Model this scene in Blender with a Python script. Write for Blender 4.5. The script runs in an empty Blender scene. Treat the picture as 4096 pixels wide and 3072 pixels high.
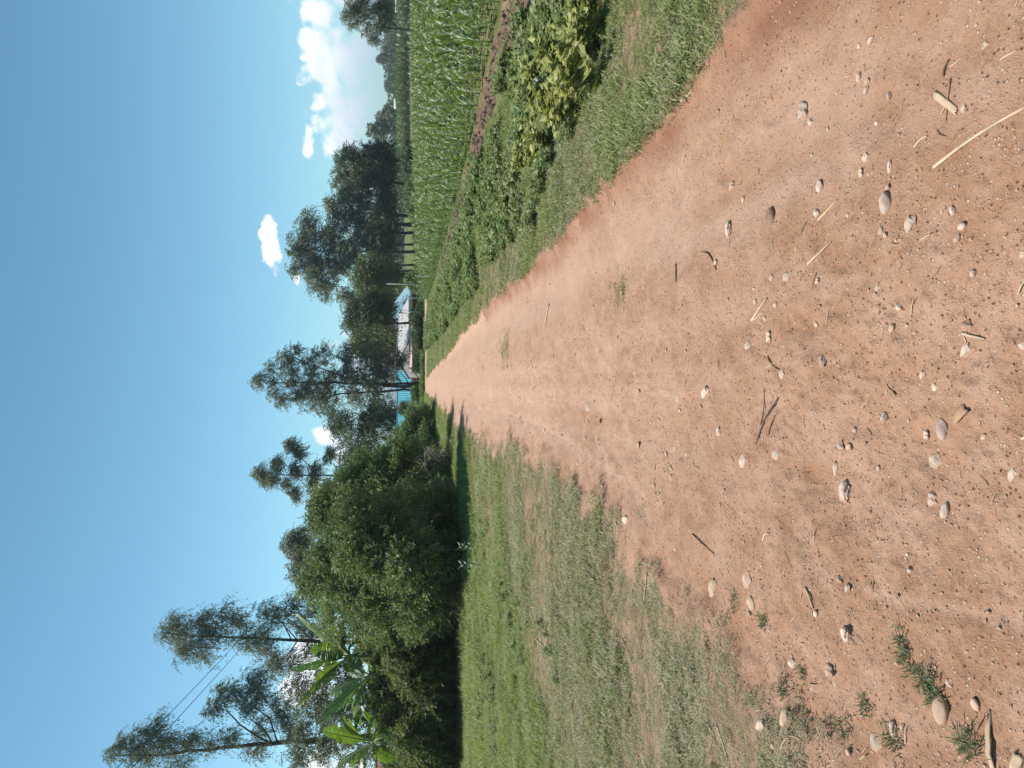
import bpy, math, random
import numpy as np
from mathutils import Vector, Matrix

random.seed(7)
RNG = np.random.default_rng(7)
SC = bpy.context.scene
COL = SC.collection
R = math.radians

# ------------------------------------------------------------------ camera
EYE = 1.55
PITCH = R(8.5)
FPX = 2960.0                      # focal length in photo pixels (4096 across the long side)
FWD = np.array([0.0, math.cos(PITCH), -math.sin(PITCH)])
UPV = np.array([0.0, math.sin(PITCH), math.cos(PITCH)])
RGT = np.array([1.0, 0.0, 0.0])
cd = bpy.data.cameras.new('camera')
cam = bpy.data.objects.new('camera', cd)
COL.objects.link(cam)
cd.sensor_width = 36.0
cd.lens = FPX * 36.0 / 4096.0
cd.clip_start = 0.05
cd.clip_end = 20000
# the phone was held upright, the file is stored lying on its side: the photo's left is up
xc, yc, zc = -UPV, RGT, -FWD
cam.matrix_world = Matrix(((xc[0], yc[0], zc[0], 0), (xc[1], yc[1], zc[1], 0),
                           (xc[2], yc[2], zc[2], EYE), (0, 0, 0, 1)))
SC.camera = cam

# ------------------------------------------------------------------ render settings, exposure
SC.render.engine = 'CYCLES'
SC.cycles.use_denoising = True
try:
    SC.cycles.denoiser = 'OPENIMAGEDENOISE'
    SC.cycles.denoising_prefilter = 'ACCURATE'
except Exception:
    pass
SC.cycles.max_bounces = 8
SC.cycles.transparent_max_bounces = 8
SC.cycles.diffuse_bounces = 3
SC.cycles.glossy_bounces = 2
SC.cycles.transmission_bounces = 3
SC.cycles.volume_bounces = 0
SC.cycles.caustics_reflective = False
SC.cycles.caustics_refractive = False
SC.cycles.sample_clamp_indirect = 6.0
SC.view_settings.view_transform = 'Standard'
SC.view_settings.look = 'None'
SC.view_settings.exposure = 0.72
SC.view_settings.gamma = 1.0
SC.view_settings.use_curve_mapping = False

# ------------------------------------------------------------------ helpers: photo ray -> place
def ray(V, y):
    """direction of photo pixel (V across, y down in the stored file)"""
    a = (3072 - y - 1536) / FPX
    b = -(V - 2048) / FPX
    return FWD + a * RGT + b * UPV

def at(V, y, dist):
    d = ray(V, y)
    t = dist / d[1]
    return np.array([0, 0, EYE]) + d * t

def gpt(V, y, z=0.0):
    d = ray(V, y)
    t = (z - EYE) / d[2]
    p = np.array([0, 0, EYE]) + d * t
    return p, t                    # t = depth along the axis

# ------------------------------------------------------------------ sun and sky
SUN_EL = 60.0
SUN_AZ = -74.0                    # degrees from +Y (ahead) towards +X (right); the sun stands left and ahead
sd = Vector((math.sin(R(SUN_AZ)) * math.cos(R(SUN_EL)), math.cos(R(SUN_AZ)) * math.cos(R(SUN_EL)), math.sin(R(SUN_EL))))
sl = bpy.data.lights.new('sun', 'SUN')
sl.energy = 4.3
sl.angle = R(0.53)
sl.color = (1.0, 0.955, 0.89)
so = bpy.data.objects.new('sun', sl)
COL.objects.link(so)
so.rotation_euler = sd.to_track_quat('Z', 'Y').to_euler()
so.location = sd * 200

world = bpy.data.worlds.new('World')
SC.world = world
world.use_nodes = True
WN = world.node_tree
for n in list(WN.nodes):
    WN.nodes.remove(n)

class NB:
    """small node-building helper"""
    def __init__(s, tree):
        s.t = tree
    def n(s, typ, **kw):
        nd = s.t.nodes.new(typ)
        for k, v in kw.items():
            setattr(nd, k, v)
        return nd
    def put(s, sock, v):
        if v is None:
            return
        if hasattr(v, 'node') and hasattr(v, 'is_output'):
            s.t.links.new(v, sock)
        else:
            if hasattr(sock, 'default_value'):
                dv = sock.default_value
                if hasattr(dv, '__len__') and not hasattr(v, '__len__'):
                    v = (v,) * len(dv)
                if hasattr(dv, '__len__') and len(dv) == 4 and len(v) == 3:
                    v = tuple(v) + (1.0,)
                sock.default_value = v
    def math(s, op, a, b=None, c=None, clamp=False):
        nd = s.n('ShaderNodeMath', operation=op, use_clamp=clamp)
        s.put(nd.inputs[0], a); s.put(nd.inputs[1], b); s.put(nd.inputs[2], c)
        return nd.outputs[0]
    def vmath(s, op, a, b=None, out=0):
        nd = s.n('ShaderNodeVectorMath', operation=op)
        s.put(nd.inputs[0], a); s.put(nd.inputs[1], b)
        return nd.outputs[out]
    def mix(s, f, a, b, blend='MIX'):
        nd = s.n('ShaderNodeMix', data_type='RGBA', blend_type=blend, clamp_factor=True)
        s.put(nd.inputs[0], f); s.put(nd.inputs[6], a); s.put(nd.inputs[7], b)
        return nd.outputs[2]
    def mixf(s, f, a, b):
        nd = s.n('ShaderNodeMix', data_type='FLOAT')
        s.put(nd.inputs[0], f); s.put(nd.inputs[2], a); s.put(nd.inputs[3], b)
        return nd.outputs[0]
    def noise(s, vec, scale, detail=4, rough=0.55, dist=0.0, out=0):
        nd = s.n('ShaderNodeTexNoise')
        s.put(nd.inputs['Vector'], vec); s.put(nd.inputs['Scale'], scale)
        s.put(nd.inputs['Detail'], detail); s.put(nd.inputs['Roughness'], rough)
        s.put(nd.inputs['Distortion'], dist)
        return nd.outputs[out]
    def voro(s, vec, scale, feature='F1', out=0, rnd=1.0):
        nd = s.n('ShaderNodeTexVoronoi', feature=feature)
        s.put(nd.inputs['Vector'], vec); s.put(nd.inputs['Scale'], scale)
        s.put(nd.inputs['Randomness'], rnd)
        return nd.outputs[out]
    def ramp(s, f, lo, hi, a=0.0, b=1.0, smooth=True):
        nd = s.n('ShaderNodeMapRange', interpolation_type='SMOOTHSTEP' if smooth else 'LINEAR')
        s.put(nd.inputs[0], f); s.put(nd.inputs[1], lo); s.put(nd.inputs[2], hi)
        s.put(nd.inputs[3], a); s.put(nd.inputs[4], b)
        return nd.outputs[0]
    def attr(s, name, typ='GEOMETRY', out='Fac'):
        nd = s.n('ShaderNodeAttribute', attribute_name=name, attribute_type=typ)
        return nd.outputs[out]
    def bump(s, h, strength, dist, normal=None):
        nd = s.n('ShaderNodeBump')
        s.put(nd.inputs['Strength'], strength); s.put(nd.inputs['Distance'], dist)
        s.put(nd.inputs['Height'], h); s.put(nd.inputs['Normal'], normal)
        return nd.outputs[0]

B = NB(WN)
geo = B.n('ShaderNodeTexCoord').outputs['Generated']
sky = B.n('ShaderNodeTexSky', sky_type='NISHITA')
sky.sun_disc = False
sky.sun_elevation = R(SUN_EL)
sky.sun_rotation = R(SUN_AZ)
sky.altitude = 1200
sky.air_density = 1.0
sky.dust_density = 1.4
sky.ozone_density = 1.0
SKY_GAIN = (.63, 1.0, .96)
skyc = B.mix(1.0, sky.outputs[0], SKY_GAIN, 'MULTIPLY')
sep0 = B.n('ShaderNodeSeparateXYZ'); B.put(sep0.inputs[0], geo)
skyc = B.mix(1.0, skyc, B.mix(B.ramp(sep0.outputs[2], .08, .60), (1, 1, 1), (.70, .84, .84)), 'MULTIPLY')
# cumulus: soft-edged blobs broken up by fractal noise, placed by direction
nz = B.noise(geo, 30.0, 8, 0.60)
nz2 = B.noise(geo, 95.0, 5, 0.62)
lit = tuple(np.array(sd) * .012)
nzs = B.noise(B.vmath('ADD', geo, lit), 30.0, 8, 0.60)
nzw = B.noise(geo, 7.0, 4, 0.6)
def udir(V, y):
    d = ray(V, y)
    return d / np.linalg.norm(d)
CLOUDS = [  # V, y, radius (photo px), vertical squash
    (1300, 60, 100, .8), (1285, 190, 92, 1.0), (1350, 410, 95, .9), (1375, 540, 85, .9), (1350, 130, 100, .9), (1290, 280, 80, .95), (1330, 345, 60, .9), (1345, 470, 78, 1.0),
    (1405, 590, 58, 1.0), (1440, 690, 60, .9), (1390, 210, 150, .8), (1430, 420, 150, .7), (1420, -60, 150, .9),
    (1230, 585, 62, .42), (1080, 965, 88, .40), (1055, 945, 34, .8), (1186, 1115, 26, .5),
    (1410, 1362, 64, 1.0), (1440, 1460, 60, .8), (1312, 1736, 52, .9), (1390, 1800, 70, .8), (1440, 2000, 90, .7), (1215, 2610, 60, .7), (1200, 2745, 90, .75), (1300, 2680, 120, .7),
    (1310, 3150, 160, .7), (1400, 3400, 200, .6), (1330, -380, 170, .7), (1430, -800, 220, .6)]
acc = None
for (V, y, r, sq) in CLOUDS:
    u = udir(V, y)
    dd = B.vmath('SUBTRACT', geo, tuple(u))
    dd = B.vmath('MULTIPLY', dd, (1, 1, 1.0 / sq))
    ln = B.vmath('LENGTH', dd, out=1)
    m = B.math('SUBTRACT', 1.0, B.math('DIVIDE', ln, r / FPX))
    acc = m if acc is None else B.math('SMOOTH_MAX', acc, m, 0.12)
warp = B.vmath('ADD', geo, B.vmath('MULTIPLY', B.vmath('SUBTRACT', B.noise(geo, 45.0, 4, .6, 0, 1), (.5, .5, .5)), (.012, .012, .012)))
vb1 = B.voro(warp, 48.0, 'SMOOTH_F1'); vb2 = B.voro(warp, 120.0, 'SMOOTH_F1')
vb3 = B.voro(B.vmath('ADD', warp, tuple(np.array(sd)*.006)), 48.0, 'SMOOTH_F1')
dens = B.math('ADD', acc, B.math('MULTIPLY', B.math('SUBTRACT', .46, vb1), 1.25))
dens = B.math('ADD', dens, B.math('MULTIPLY', B.math('SUBTRACT', .46, vb2), .6))
dens = B.math('ADD', dens, B.math('MULTIPLY', B.math('SUBTRACT', nz, 0.5), 1.1))
dens = B.math('ADD', dens, B.math('MULTIPLY', B.math('SUBTRACT', nzw, 0.5), 0.7))
dens = B.math('ADD', dens, B.math('MULTIPLY', B.math('SUBTRACT', nz2, 0.5), 0.5))
sepz = B.n('ShaderNodeSeparateXYZ'); B.put(sepz.inputs[0], geo)
zz = sepz.outputs[2]
cmask = B.ramp(dens, -0.05, B.ramp(zz, .05, .13, 1.0, .42))
low = B.ramp(zz, 0.035, 0.115)
ccol = B.mix(low, (4.6, 5.35, 6.0), (8.7, 8.8, 9.0))
crease = B.math('MULTIPLY', B.ramp(vb1, .30, .62), B.ramp(dens, .15, .8))
ccol = B.mix(B.math('MULTIPLY', crease, 0.42), ccol, (5.3, 5.9, 6.6))  # billow creases greyed: the clouds' self-shadow is put into their colour
ccol = B.mix(B.math('MULTIPLY', B.ramp(B.math('SUBTRACT', vb3, vb1), .0, .18), .45), ccol, (5.0, 5.7, 6.4))  # further self-shadow in the colour, keyed to the sun direction
skyc = B.mix(B.math('MULTIPLY', cmask, B.ramp(zz, -0.02, 0.07, 0.55, 0.97)), skyc, ccol)
bg = B.n('ShaderNodeBackground')
B.put(bg.inputs[0], skyc); bg.inputs[1].default_value = 0.10
wo = B.n('ShaderNodeOutputWorld')
WN.links.new(bg.outputs[0], wo.inputs[0])

# ------------------------------------------------------------------ object helpers
def tag(o, label=None, cat=None, group=None, kind=None):
    if label: o['label'] = label
    if cat: o['category'] = cat
    if group: o['group'] = group
    if kind: o['kind'] = kind
    return o

def empty(name, loc, label, cat, group=None, rz=0.0):
    o = bpy.data.objects.new(name, None)
    o.location = loc
    o.rotation_euler = (0, 0, rz)
    o.empty_display_size = 0.2
    COL.objects.link(o)
    return tag(o, label, cat, group)

def link(name, me, parent=None, loc=None):
    o = bpy.data.objects.new(name, me)
    COL.objects.link(o)
    if parent is not None:
        o.parent = parent
    if loc is not None:
        o.location = loc
    return o

def mesh_np(name, verts, faces, mat=None, smooth=False, attrs=None, mats=None):
    """verts (N,3); faces (M,k) with one k, or a list of such arrays"""
    me = bpy.data.meshes.new(name)
    verts = np.asarray(verts, dtype=np.float32)
    if not isinstance(faces, list):
        faces = [faces]
    faces = [np.asarray(f, dtype=np.int32) for f in faces if len(f)]
    me.vertices.add(len(verts))
    me.vertices.foreach_set('co', verts.ravel())
    nl = sum(f.size for f in faces); nf = sum(len(f) for f in faces)
    me.loops.add(nl); me.polygons.add(nf)
    me.loops.foreach_set('vertex_index', np.concatenate([f.ravel() for f in faces]))
    tot = np.concatenate([np.full(len(f), f.shape[1], np.int32) for f in faces])
    st = np.concatenate([[0], np.cumsum(tot)[:-1]]).astype(np.int32)
    me.polygons.foreach_set('loop_start', st)
    try:
        me.polygons.foreach_set('loop_total', tot)
    except Exception:
        pass
    me.polygons.foreach_set('use_smooth', np.full(nf, smooth, dtype=bool))
    for k, v in (attrs or {}).items():
        a = me.attributes.new(k, 'FLOAT', 'POINT')
        a.data.foreach_set('value', np.asarray(v, dtype=np.float32))
    if mat is not None:
        me.materials.append(mat)
    me.update(calc_edges=True)
    me.validate()
    return me

class MB:
    """collects boxes, tubes and free faces in one mesh"""
    def __init__(s):
        s.v = []; s.f4 = []; s.f3 = []; s.n = 0
    def add(s, v, f):
        v = np.asarray(v, float); f = np.asarray(f, int)
        if len(f):
            (s.f4 if f.shape[1] == 4 else s.f3).append(f + s.n)
        s.v.append(v); s.n += len(v)
        return s
    def box(s, lo, hi, M=None):
        x0, y0, z0 = lo; x1, y1, z1 = hi
        v = np.array([[x0,y0,z0],[x1,y0,z0],[x1,y1,z0],[x0,y1,z0],[x0,y0,z1],[x1,y0,z1],[x1,y1,z1],[x0,y1,z1]], float)
        f = [[0,3,2,1],[4,5,6,7],[0,1,5,4],[1,2,6,5],[2,3,7,6],[3,0,4,7]]
        return s.add(v, f)
    def tube(s, pts, rad, sides=7, cap=True):
        pts = np.asarray(pts, float); k = len(pts)
        rad = np.broadcast_to(np.asarray(rad, float), (k,))
        tan = np.gradient(pts, axis=0)
        tan /= np.linalg.norm(tan, axis=1)[:, None] + 1e-9
        ref = np.array([0.0, 0, 1]) if abs(tan[0][2]) < 0.9 else np.array([1.0, 0, 0])
        a = np.linspace(0, 2 * np.pi, sides, endpoint=False)
        rings = []
        for i in range(k):
            u = np.cross(ref, tan[i]); u /= np.linalg.norm(u) + 1e-9
            w = np.cross(tan[i], u)
            ref = np.cross(u, tan[i]) * -1 if False else ref
            rings.append(pts[i] + rad[i] * (np.cos(a)[:, None] * u + np.sin(a)[:, None] * w))
        v = np.concatenate(rings)
        f = []
        for i in range(k - 1):
            for j in range(sides):
                j2 = (j + 1) % sides
                f.append([i*sides+j, i*sides+j2, (i+1)*sides+j2, (i+1)*sides+j])
        base = s.n
        s.add(v, f)
        if cap:
            for r0, flip in ((0, True), ((k-1)*sides, False)):
                c = pts[0] if flip else pts[-1]
                tri = [[r0+j, r0+(j+1) % sides, k*sides] for j in range(sides)]
                if flip: tri = [t[::-1] for t in tri]
                tri = [[base+t if t < k*sides else s.n for t in q] for q in tri]
                s.v.append(c[None]); s.n += 1
                s.f3.append(np.array(tri))
        return s
    def mesh(s, name, mat=None, smooth=False, attrs=None):
        fs = []
        if s.f4: fs.append(np.concatenate(s.f4))
        if s.f3: fs.append(np.concatenate(s.f3))
        return mesh_np(name, np.concatenate(s.v), fs, mat, smooth, attrs)

# ------------------------------------------------------------------ numpy noise
def _hash(ix, iy, seed):
    h = (ix.astype(np.int64) * 374761393 + iy.astype(np.int64) * 668265263 + seed * 974711) & 0xffffffff
    h = ((h ^ (h >> 13)) * 1274126177) & 0xffffffff
    h = (h ^ (h >> 16)) & 0xffffffff
    return h / 4294967295.0

def vnoise(x, y, seed=0):
    ix = np.floor(x); iy = np.floor(y)
    fx = x - ix; fy = y - iy
    fx = fx*fx*fx*(fx*(fx*6-15)+10); fy = fy*fy*fy*(fy*(fy*6-15)+10)
    ix = ix.astype(np.int64); iy = iy.astype(np.int64)
    a = _hash(ix, iy, seed); b = _hash(ix+1, iy, seed)
    c = _hash(ix, iy+1, seed); d = _hash(ix+1, iy+1, seed)
    return (a*(1-fx)+b*fx)*(1-fy) + (c*(1-fx)+d*fx)*fy - 0.5

def fbm(x, y, scale, octaves=4, seed=0, gain=0.5):
    t = 0; amp = 1.0; s = 1.0 / scale
    for o in range(octaves):
        t = t + amp * vnoise(x*s + 17.3*o, y*s - 9.1*o, seed+o)
        amp *= gain; s *= 2.03
    return t

def sstep(a, b, x):
    t = np.clip((x - a) / (b - a), 0, 1)
    return t*t*(3-2*t)

# ------------------------------------------------------------------ the lie of the land
XR = np.array([(-60,2.2),(0,1.8),(3.1,1.71),(3.6,1.67),(5.2,1.52),(7.6,1.44),(12.9,1.37),(21.3,1.19),(36,.67),(47,.2),(60,-.4)])
XL = np.array([(-60,-2.6),(0,-1.75),(1.7,-1.40),(2.8,-1.28),(3.4,-1.12),(4.6,-1.02),(6.4,-.94),(9,-1.0),(12,-.95),(17.5,-1.2),(30,-.98),(36,-.75),(47,-.6),(60,-.9)])
def road_sd(x, y):
    """signed distance-ish, positive inside the bare track"""
    xr = np.interp(y, XR[:,0], XR[:,1]) + 0.10*fbm(y, x*0+3, 1.1, 3, 11) + 0.05*fbm(x, y, .25, 3, 12)
    xl = np.interp(y, XL[:,0], XL[:,1]) + 0.28*fbm(y, x*0+9, 1.6, 3, 21) + 0.34*fbm(x, y, .45, 4, 22)
    d = np.minimum(xr - x, x - xl)
    d = np.minimum(d, 47.5 - y + 0.6*fbm(x, y, 2, 2, 5))
    # side track that leaves to the right at the end
    d2 = np.minimum(1.9 - np.abs(y - 46.2 - 0.03*x) + 0.4*fbm(x, y, 1.5, 2, 6), x + 0.5)
    d2 = np.minimum(d2, 7.5 - x)
    return np.maximum(d, d2)

def soil_x(y):
    return np.interp(y, [0, 10.6, 11.7, 14.4, 16.9, 24.4, 34], [5.7, 5.45, 5.25, 5.05, 4.75, 4.45, 4.2])
def tilled_sd(x, y):
    w = 0.40 + .22*(1-sstep(12, 18, y)) + 0.3*fbm(x, y, 2.2, 3, 31) + 0.22*fbm(x, y, .5, 3, 32)
    d = w - np.abs(x - soil_x(y) - 0.25*fbm(y, y*0, 3, 2, 33))
    return np.minimum(d, 30 - y + 2*fbm(x, y, 2, 2, 34))

def dip(x, y):
    return -2.1 * sstep(51, 64, y) * (1 - sstep(9, 19, x)) * (1 - sstep(110, 150, y)) * sstep(-75, -45, x)

def ground_big(x, y):
    z = dip(x, y)
    far = np.hypot(x, y)
    z = z + sstep(130, 420, far) * fbm(x, y, 260, 3, 41) * 3.0
    z = z + sstep(8, 30, far) * fbm(x, y, 9, 2, 42) * 0.16 * (1 - 0.5*sstep(60, 200, far))
    return z

FOOT = []
for i in range(26):
    yy = 1.6 + 5.0 * RNG.random()**1.4
    FOOT.append((RNG.uniform(-1.1, 1.4), yy, RNG.uniform(.05, .11), RNG.uniform(.07, .15), RNG.uniform(-.6, .6), RNG.uniform(.004, .011)))

def ground_z(x, y):
    x = np.asarray(x, float); y = np.asarray(y, float)
    z = ground_big(x, y)
    rd = road_sd(x, y)
    m = sstep(-0.12, 0.12, rd)
    near = 1 - sstep(20, 45, np.abs(y))
    # track worn a little below the verge
    z = z - m * 0.045 * near
    z = z - m * near * 0.028 * (np.exp(-((x-1.0)/0.27)**2) + np.exp(-((x+0.35)/0.33)**2))
    z = z + near * (0.05*fbm(x, y, 1.7, 3, 51) + 0.018*fbm(x, y, .38, 3, 52))
    smooth = np.exp(-((x-0.95)/0.38)**2)
    rough = m * (1 - 0.65*smooth) * (0.65 + 0.7*np.clip(fbm(x, y, .9, 2, 53)+.5, 0, 1))
    z = z + rough * near * (0.016*fbm(x, y, .12, 4, 54) + 0.016*np.abs(fbm(x, y, .05, 2, 55)))
    z = z + (1-m) * near * (0.022*fbm(x, y, .16, 3, 56))
    # soft crumbling bank along the right edge
    z = z + near * 0.05 * np.exp(-((rd+0.02)/0.10)**2) * (x > 0) * (0.6 + fbm(x, y, .12, 3, 57))
    # ploughed strip and the edge of the field
    ts = tilled_sd(x, y)
    tm = sstep(-0.1, 0.15, ts)
    z = z + tm * (-0.05 + 0.16*fbm(x, y, .22, 3, 58))
    for (fx, fy, a, b, rot, dep) in FOOT:
        c, s = math.cos(rot), math.sin(rot)
        dx = x-fx; dy = y-fy
        q = ((dx*c+dy*s)/a)**2 + ((-dx*s+dy*c)/b)**2
        z = z - dep*np.exp(-q**1.6) + dep*0.45*np.exp(-((np.sqrt(q)-1.25)/.25)**2)
    return z
PATCH = [(.58, 11.4, .22, .48), (.70, 5.35, .09, .12)]
def cover(x, y):
    xl = np.interp(y, XL[:, 0], XL[:, 1]); xr = np.interp(y, XR[:, 0], XR[:, 1])
    rd = road_sd(x, y)
    sl = xl - x
    n1 = fbm(x, y, .55, 4, 71)
    left = (x < 0)*np.maximum(sstep(-.40, .60, sl + .7*n1), .92*sstep(.9, 1.7, sl+.5*n1))*sstep(-.10, .06, -rd)
    left = np.where(y < 3.2, left*(.6+.4*sstep(1.6, 3.2, y)), left)
    right = (x > 0)*sstep(-.04, .10, -rd)*(1 - sstep(-.25, .0, tilled_sd(x, y)))*(x < soil_x(y)+.15)
    c = left + right
    for (px, py, a, b) in PATCH:
        c = np.maximum(c, np.exp(-((x-px)/a)**2-((y-py)/b)**2)*.9)
    return np.clip(c, 0, 1)


def gz(x, y):
    return float(ground_z(np.array([x]), np.array([y]))[0])

# ------------------------------------------------------------------ materials
def newmat(name):
    m = bpy.data.materials.new(name)
    m.use_nodes = True
    t = m.node_tree
    for n in list(t.nodes):
        t.nodes.remove(n)
    b = NB(t)
    out = b.n('ShaderNodeOutputMaterial')
    return m, b, out

def plain(name, col, rough=0.8, var=0.25, scale=6.0, bump=0.0, spec=0.3, obj=True):
    m, b, out = newmat(name)
    tc = b.n('ShaderNodeTexCoord').outputs['Object']
    n1 = b.noise(tc, scale, 5, .6)
    dark = tuple(c*(1-var) for c in col); lite = tuple(min(1, c*(1+var)) for c in col)
    c = b.mix(b.ramp(n1, .3, .7), dark, lite)
    p = b.n('ShaderNodeBsdfPrincipled')
    b.put(p.inputs['Base Color'], c); b.put(p.inputs['Roughness'], rough)
    b.put(p.inputs['Specular IOR Level'], spec)
    if bump:
        b.put(p.inputs['Normal'], b.bump(b.noise(tc, scale*4, 5, .65), 1.0, bump))
    b.t.links.new(p.outputs[0], out.inputs[0])
    return m

def leafmat(name, c0, c1, trans=0.35, gloss=0.08, rough=0.45, tcol=None, inst=False, c2=None, big=0.0):
    """leaf: colours between c0 and c1 by the per-leaf tint; light passes through"""
    m, b, out = newmat(name)
    f = b.attr('tint')
    col = b.mix(f, c0, c1)
    if c2 is not None:
        col = b.mix(b.attr('dry'), col, c2)
    if inst:
        col = b.mix(b.math('MULTIPLY', b.attr('dry', 'INSTANCER'), b.ramp(f, .0, 1.0, .25, 1.0)), col, inst)
        rnd = b.n('ShaderNodeObjectInfo').outputs['Random']
        col = b.mix(1.0, col, b.mix(rnd, (.72, .74, .7), (1.22, 1.2, 1.2)), 'MULTIPLY')
    d = b.n('ShaderNodeBsdfDiffuse'); b.put(d.inputs[0], col)
    t = b.n('ShaderNodeBsdfTranslucent')
    tc = b.mix(1.0, col, tcol or (1.08, 1.2, .72), 'MULTIPLY')
    b.put(t.inputs[0], tc)
    ms = b.n('ShaderNodeMixShader'); ms.inputs[0].default_value = trans
    b.t.links.new(d.outputs[0], ms.inputs[1]); b.t.links.new(t.outputs[0], ms.inputs[2])
    g = b.n('ShaderNodeBsdfAnisotropic') if False else b.n('ShaderNodeBsdfGlossy')
    b.put(g.inputs['Color'], (.9, .95, 1)); b.put(g.inputs['Roughness'], rough)
    m2 = b.n('ShaderNodeMixShader'); m2.inputs[0].default_value = gloss
    b.t.links.new(ms.outputs[0], m2.inputs[1]); b.t.links.new(g.outputs[0], m2.inputs[2])
    b.t.links.new(m2.outputs[0], out.inputs[0])
    return m

def dirt_nodes(b, pos):
    """reddish laterite track: returns colour and height"""
    n1 = b.noise(pos, .8, 5, .6)
    n2 = b.noise(pos, 5.0, 6, .62)
    n3 = b.noise(pos, 42.0, 5, .7)
    n4 = b.noise(pos, 150.0, 3, .7)
    n5 = b.noise(pos, 330.0, 2, .7)
    c = b.mix(b.ramp(n1, .32, .68), (.308, .162, .092), (.385, .217, .136))
    c = b.mix(b.ramp(n2, .36, .72, 0, .75), c, (.44, .275, .195))
    c = b.mix(b.ramp(n3, .52, .66, 0, .62), c, (.20, .098, .056))
    c = b.mix(b.ramp(n4, .58, .70, 0, .55), c, (.52, .375, .285))
    c = b.mix(b.ramp(n5, .56, .68, 0, .55), c, (.17, .08, .046))
    v = b.voro(pos, 55.0)
    v2 = b.voro(pos, 130.0)
    vc = b.n('ShaderNodeTexVoronoi'); b.put(vc.inputs['Vector'], pos); b.put(vc.inputs['Scale'], 55.0)
    pick = b.ramp(b.n('ShaderNodeSeparateColor').outputs[0], 0, 1) if False else None
    sep = b.n('ShaderNodeSeparateColor'); b.put(sep.inputs[0], vc.outputs[1])
    chip = b.math('MULTIPLY', b.math('GREATER_THAN', sep.outputs[0], .80), b.ramp(v, .32, .22))
    c = b.mix(b.math('MULTIPLY', chip, .7), c, (.58, .45, .36))
    pore = b.math('MULTIPLY', b.math('LESS_THAN', sep.outputs[1], .22), b.ramp(v, .3, .16))
    c = b.mix(b.math('MULTIPLY', pore, .85), c, (.20, .085, .045))
    h = b.math('ADD', b.math('MULTIPLY', n2, .5), b.math('MULTIPLY', n3, .5))
    h = b.math('ADD', h, b.math('MULTIPLY', n4, .30))
    h = b.math('ADD', h, b.math('MULTIPLY', n5, .12))
    h = b.math('ADD', h, b.math('MULTIPLY', chip, .35))
    h = b.math('SUBTRACT', h, b.math('MULTIPLY', pore, .4))
    return c, h

def make_ground_mat():
    m, b, out = newmat('laterite_ground')
    pos = b.n('ShaderNodeNewGeometry').outputs['Position']
    dc, dh = dirt_nodes(b, pos)
    dust = b.attr('dust')
    dc = b.mix(b.math('MULTIPLY', dust, .62), dc, (.48, .31, .225))
    redd = b.attr('red')
    dc = b.mix(b.math('MULTIPLY', redd, .85), dc, (.225, .098, .058))
    # earth and thatch under the grass
    n = b.noise(pos, 3.0, 6, .65); nf = b.noise(pos, 60.0, 4, .7)
    th = b.mix(b.ramp(n, .35, .65), (.26, .155, .105), (.35, .225, .16))
    th = b.mix(b.ramp(nf, .45, .7, 0, .8), th, (.15, .125, .06))
    gr = b.mix(b.ramp(b.noise(pos, .35, 6, .6), .35, .65), (.085, .110, .030), (.14, .165, .055))
    gr = b.mix(b.ramp(b.noise(pos, 9.0, 5, .7), .4, .65, 0, .6), gr, (.05, .075, .02))
    green = b.attr('green')
    gcol = b.mix(green, th, gr)
    rd = b.attr('road')
    col = b.mix(b.ramp(b.math('ADD', rd, b.math('MULTIPLY', b.math('SUBTRACT', b.noise(pos, 14, 5, .7), .5), .9)), .28, .62), gcol, dc)
    tl = b.attr('tilled')
    tc = b.mix(b.ramp(b.noise(pos, 7, 6, .7), .3, .7), (.095, .058, .040), (.21, .14, .10))
    col = b.mix(b.ramp(b.math('ADD', tl, b.math('MULTIPLY', b.math('SUBTRACT', b.noise(pos, 9, 5, .7), .5), .8)), .35, .6), col, tc)
    p = b.n('ShaderNodeBsdfPrincipled')
    b.put(p.inputs['Base Color'], col); b.put(p.inputs['Roughness'], .95); b.put(p.inputs['Specular IOR Level'], .12)
    b.put(p.inputs['Normal'], b.bump(dh, 1.0, .020))
    b.t.links.new(p.outputs[0], out.inputs[0])
    return m
M_GROUND = make_ground_mat()

# ------------------------------------------------------------------ ground mesh, one sheet cut into road, ploughed strip and verge
rows = list(-np.geomspace(2900, 1.0, 16)) + [-.4, .1, .45]
y = 0.7
while y < 60:
    rows.append(y)
    y += y * (0.0052 if y < 11 else 0.012) + .001
rows += list(np.geomspace(61, 2900, 60))
rows = np.array(rows)
W0 = 1.3 + 0.72*np.clip(rows, 0.4, 70)
ncin = 430
sin_ = np.linspace(-1, 1, ncin)
sin_ = 0.55*sin_ + 0.45*np.sign(sin_)*np.abs(sin_)**2.0
ext = np.geomspace(1.0, 1.0, 1)
k_out = 22
X = np.zeros((len(rows), ncin + 2*k_out))
for i, w in enumerate(W0):
    g = np.geomspace(w, 2900, k_out+1)[1:]
    X[i] = np.concatenate([-g[::-1], sin_*w, g])
Y = np.repeat(rows[:, None], X.shape[1], 1)
gx, gy = X.ravel(), Y.ravel()
GZ = ground_z(gx, gy)
rd_ = road_sd(gx, gy); tl_ = tilled_sd(gx, gy)
road_a = sstep(-.16, .16, rd_)
tl_a = sstep(-.15, .15, tl_) * (1-road_a)
cov_ = cover(gx, gy)
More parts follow.
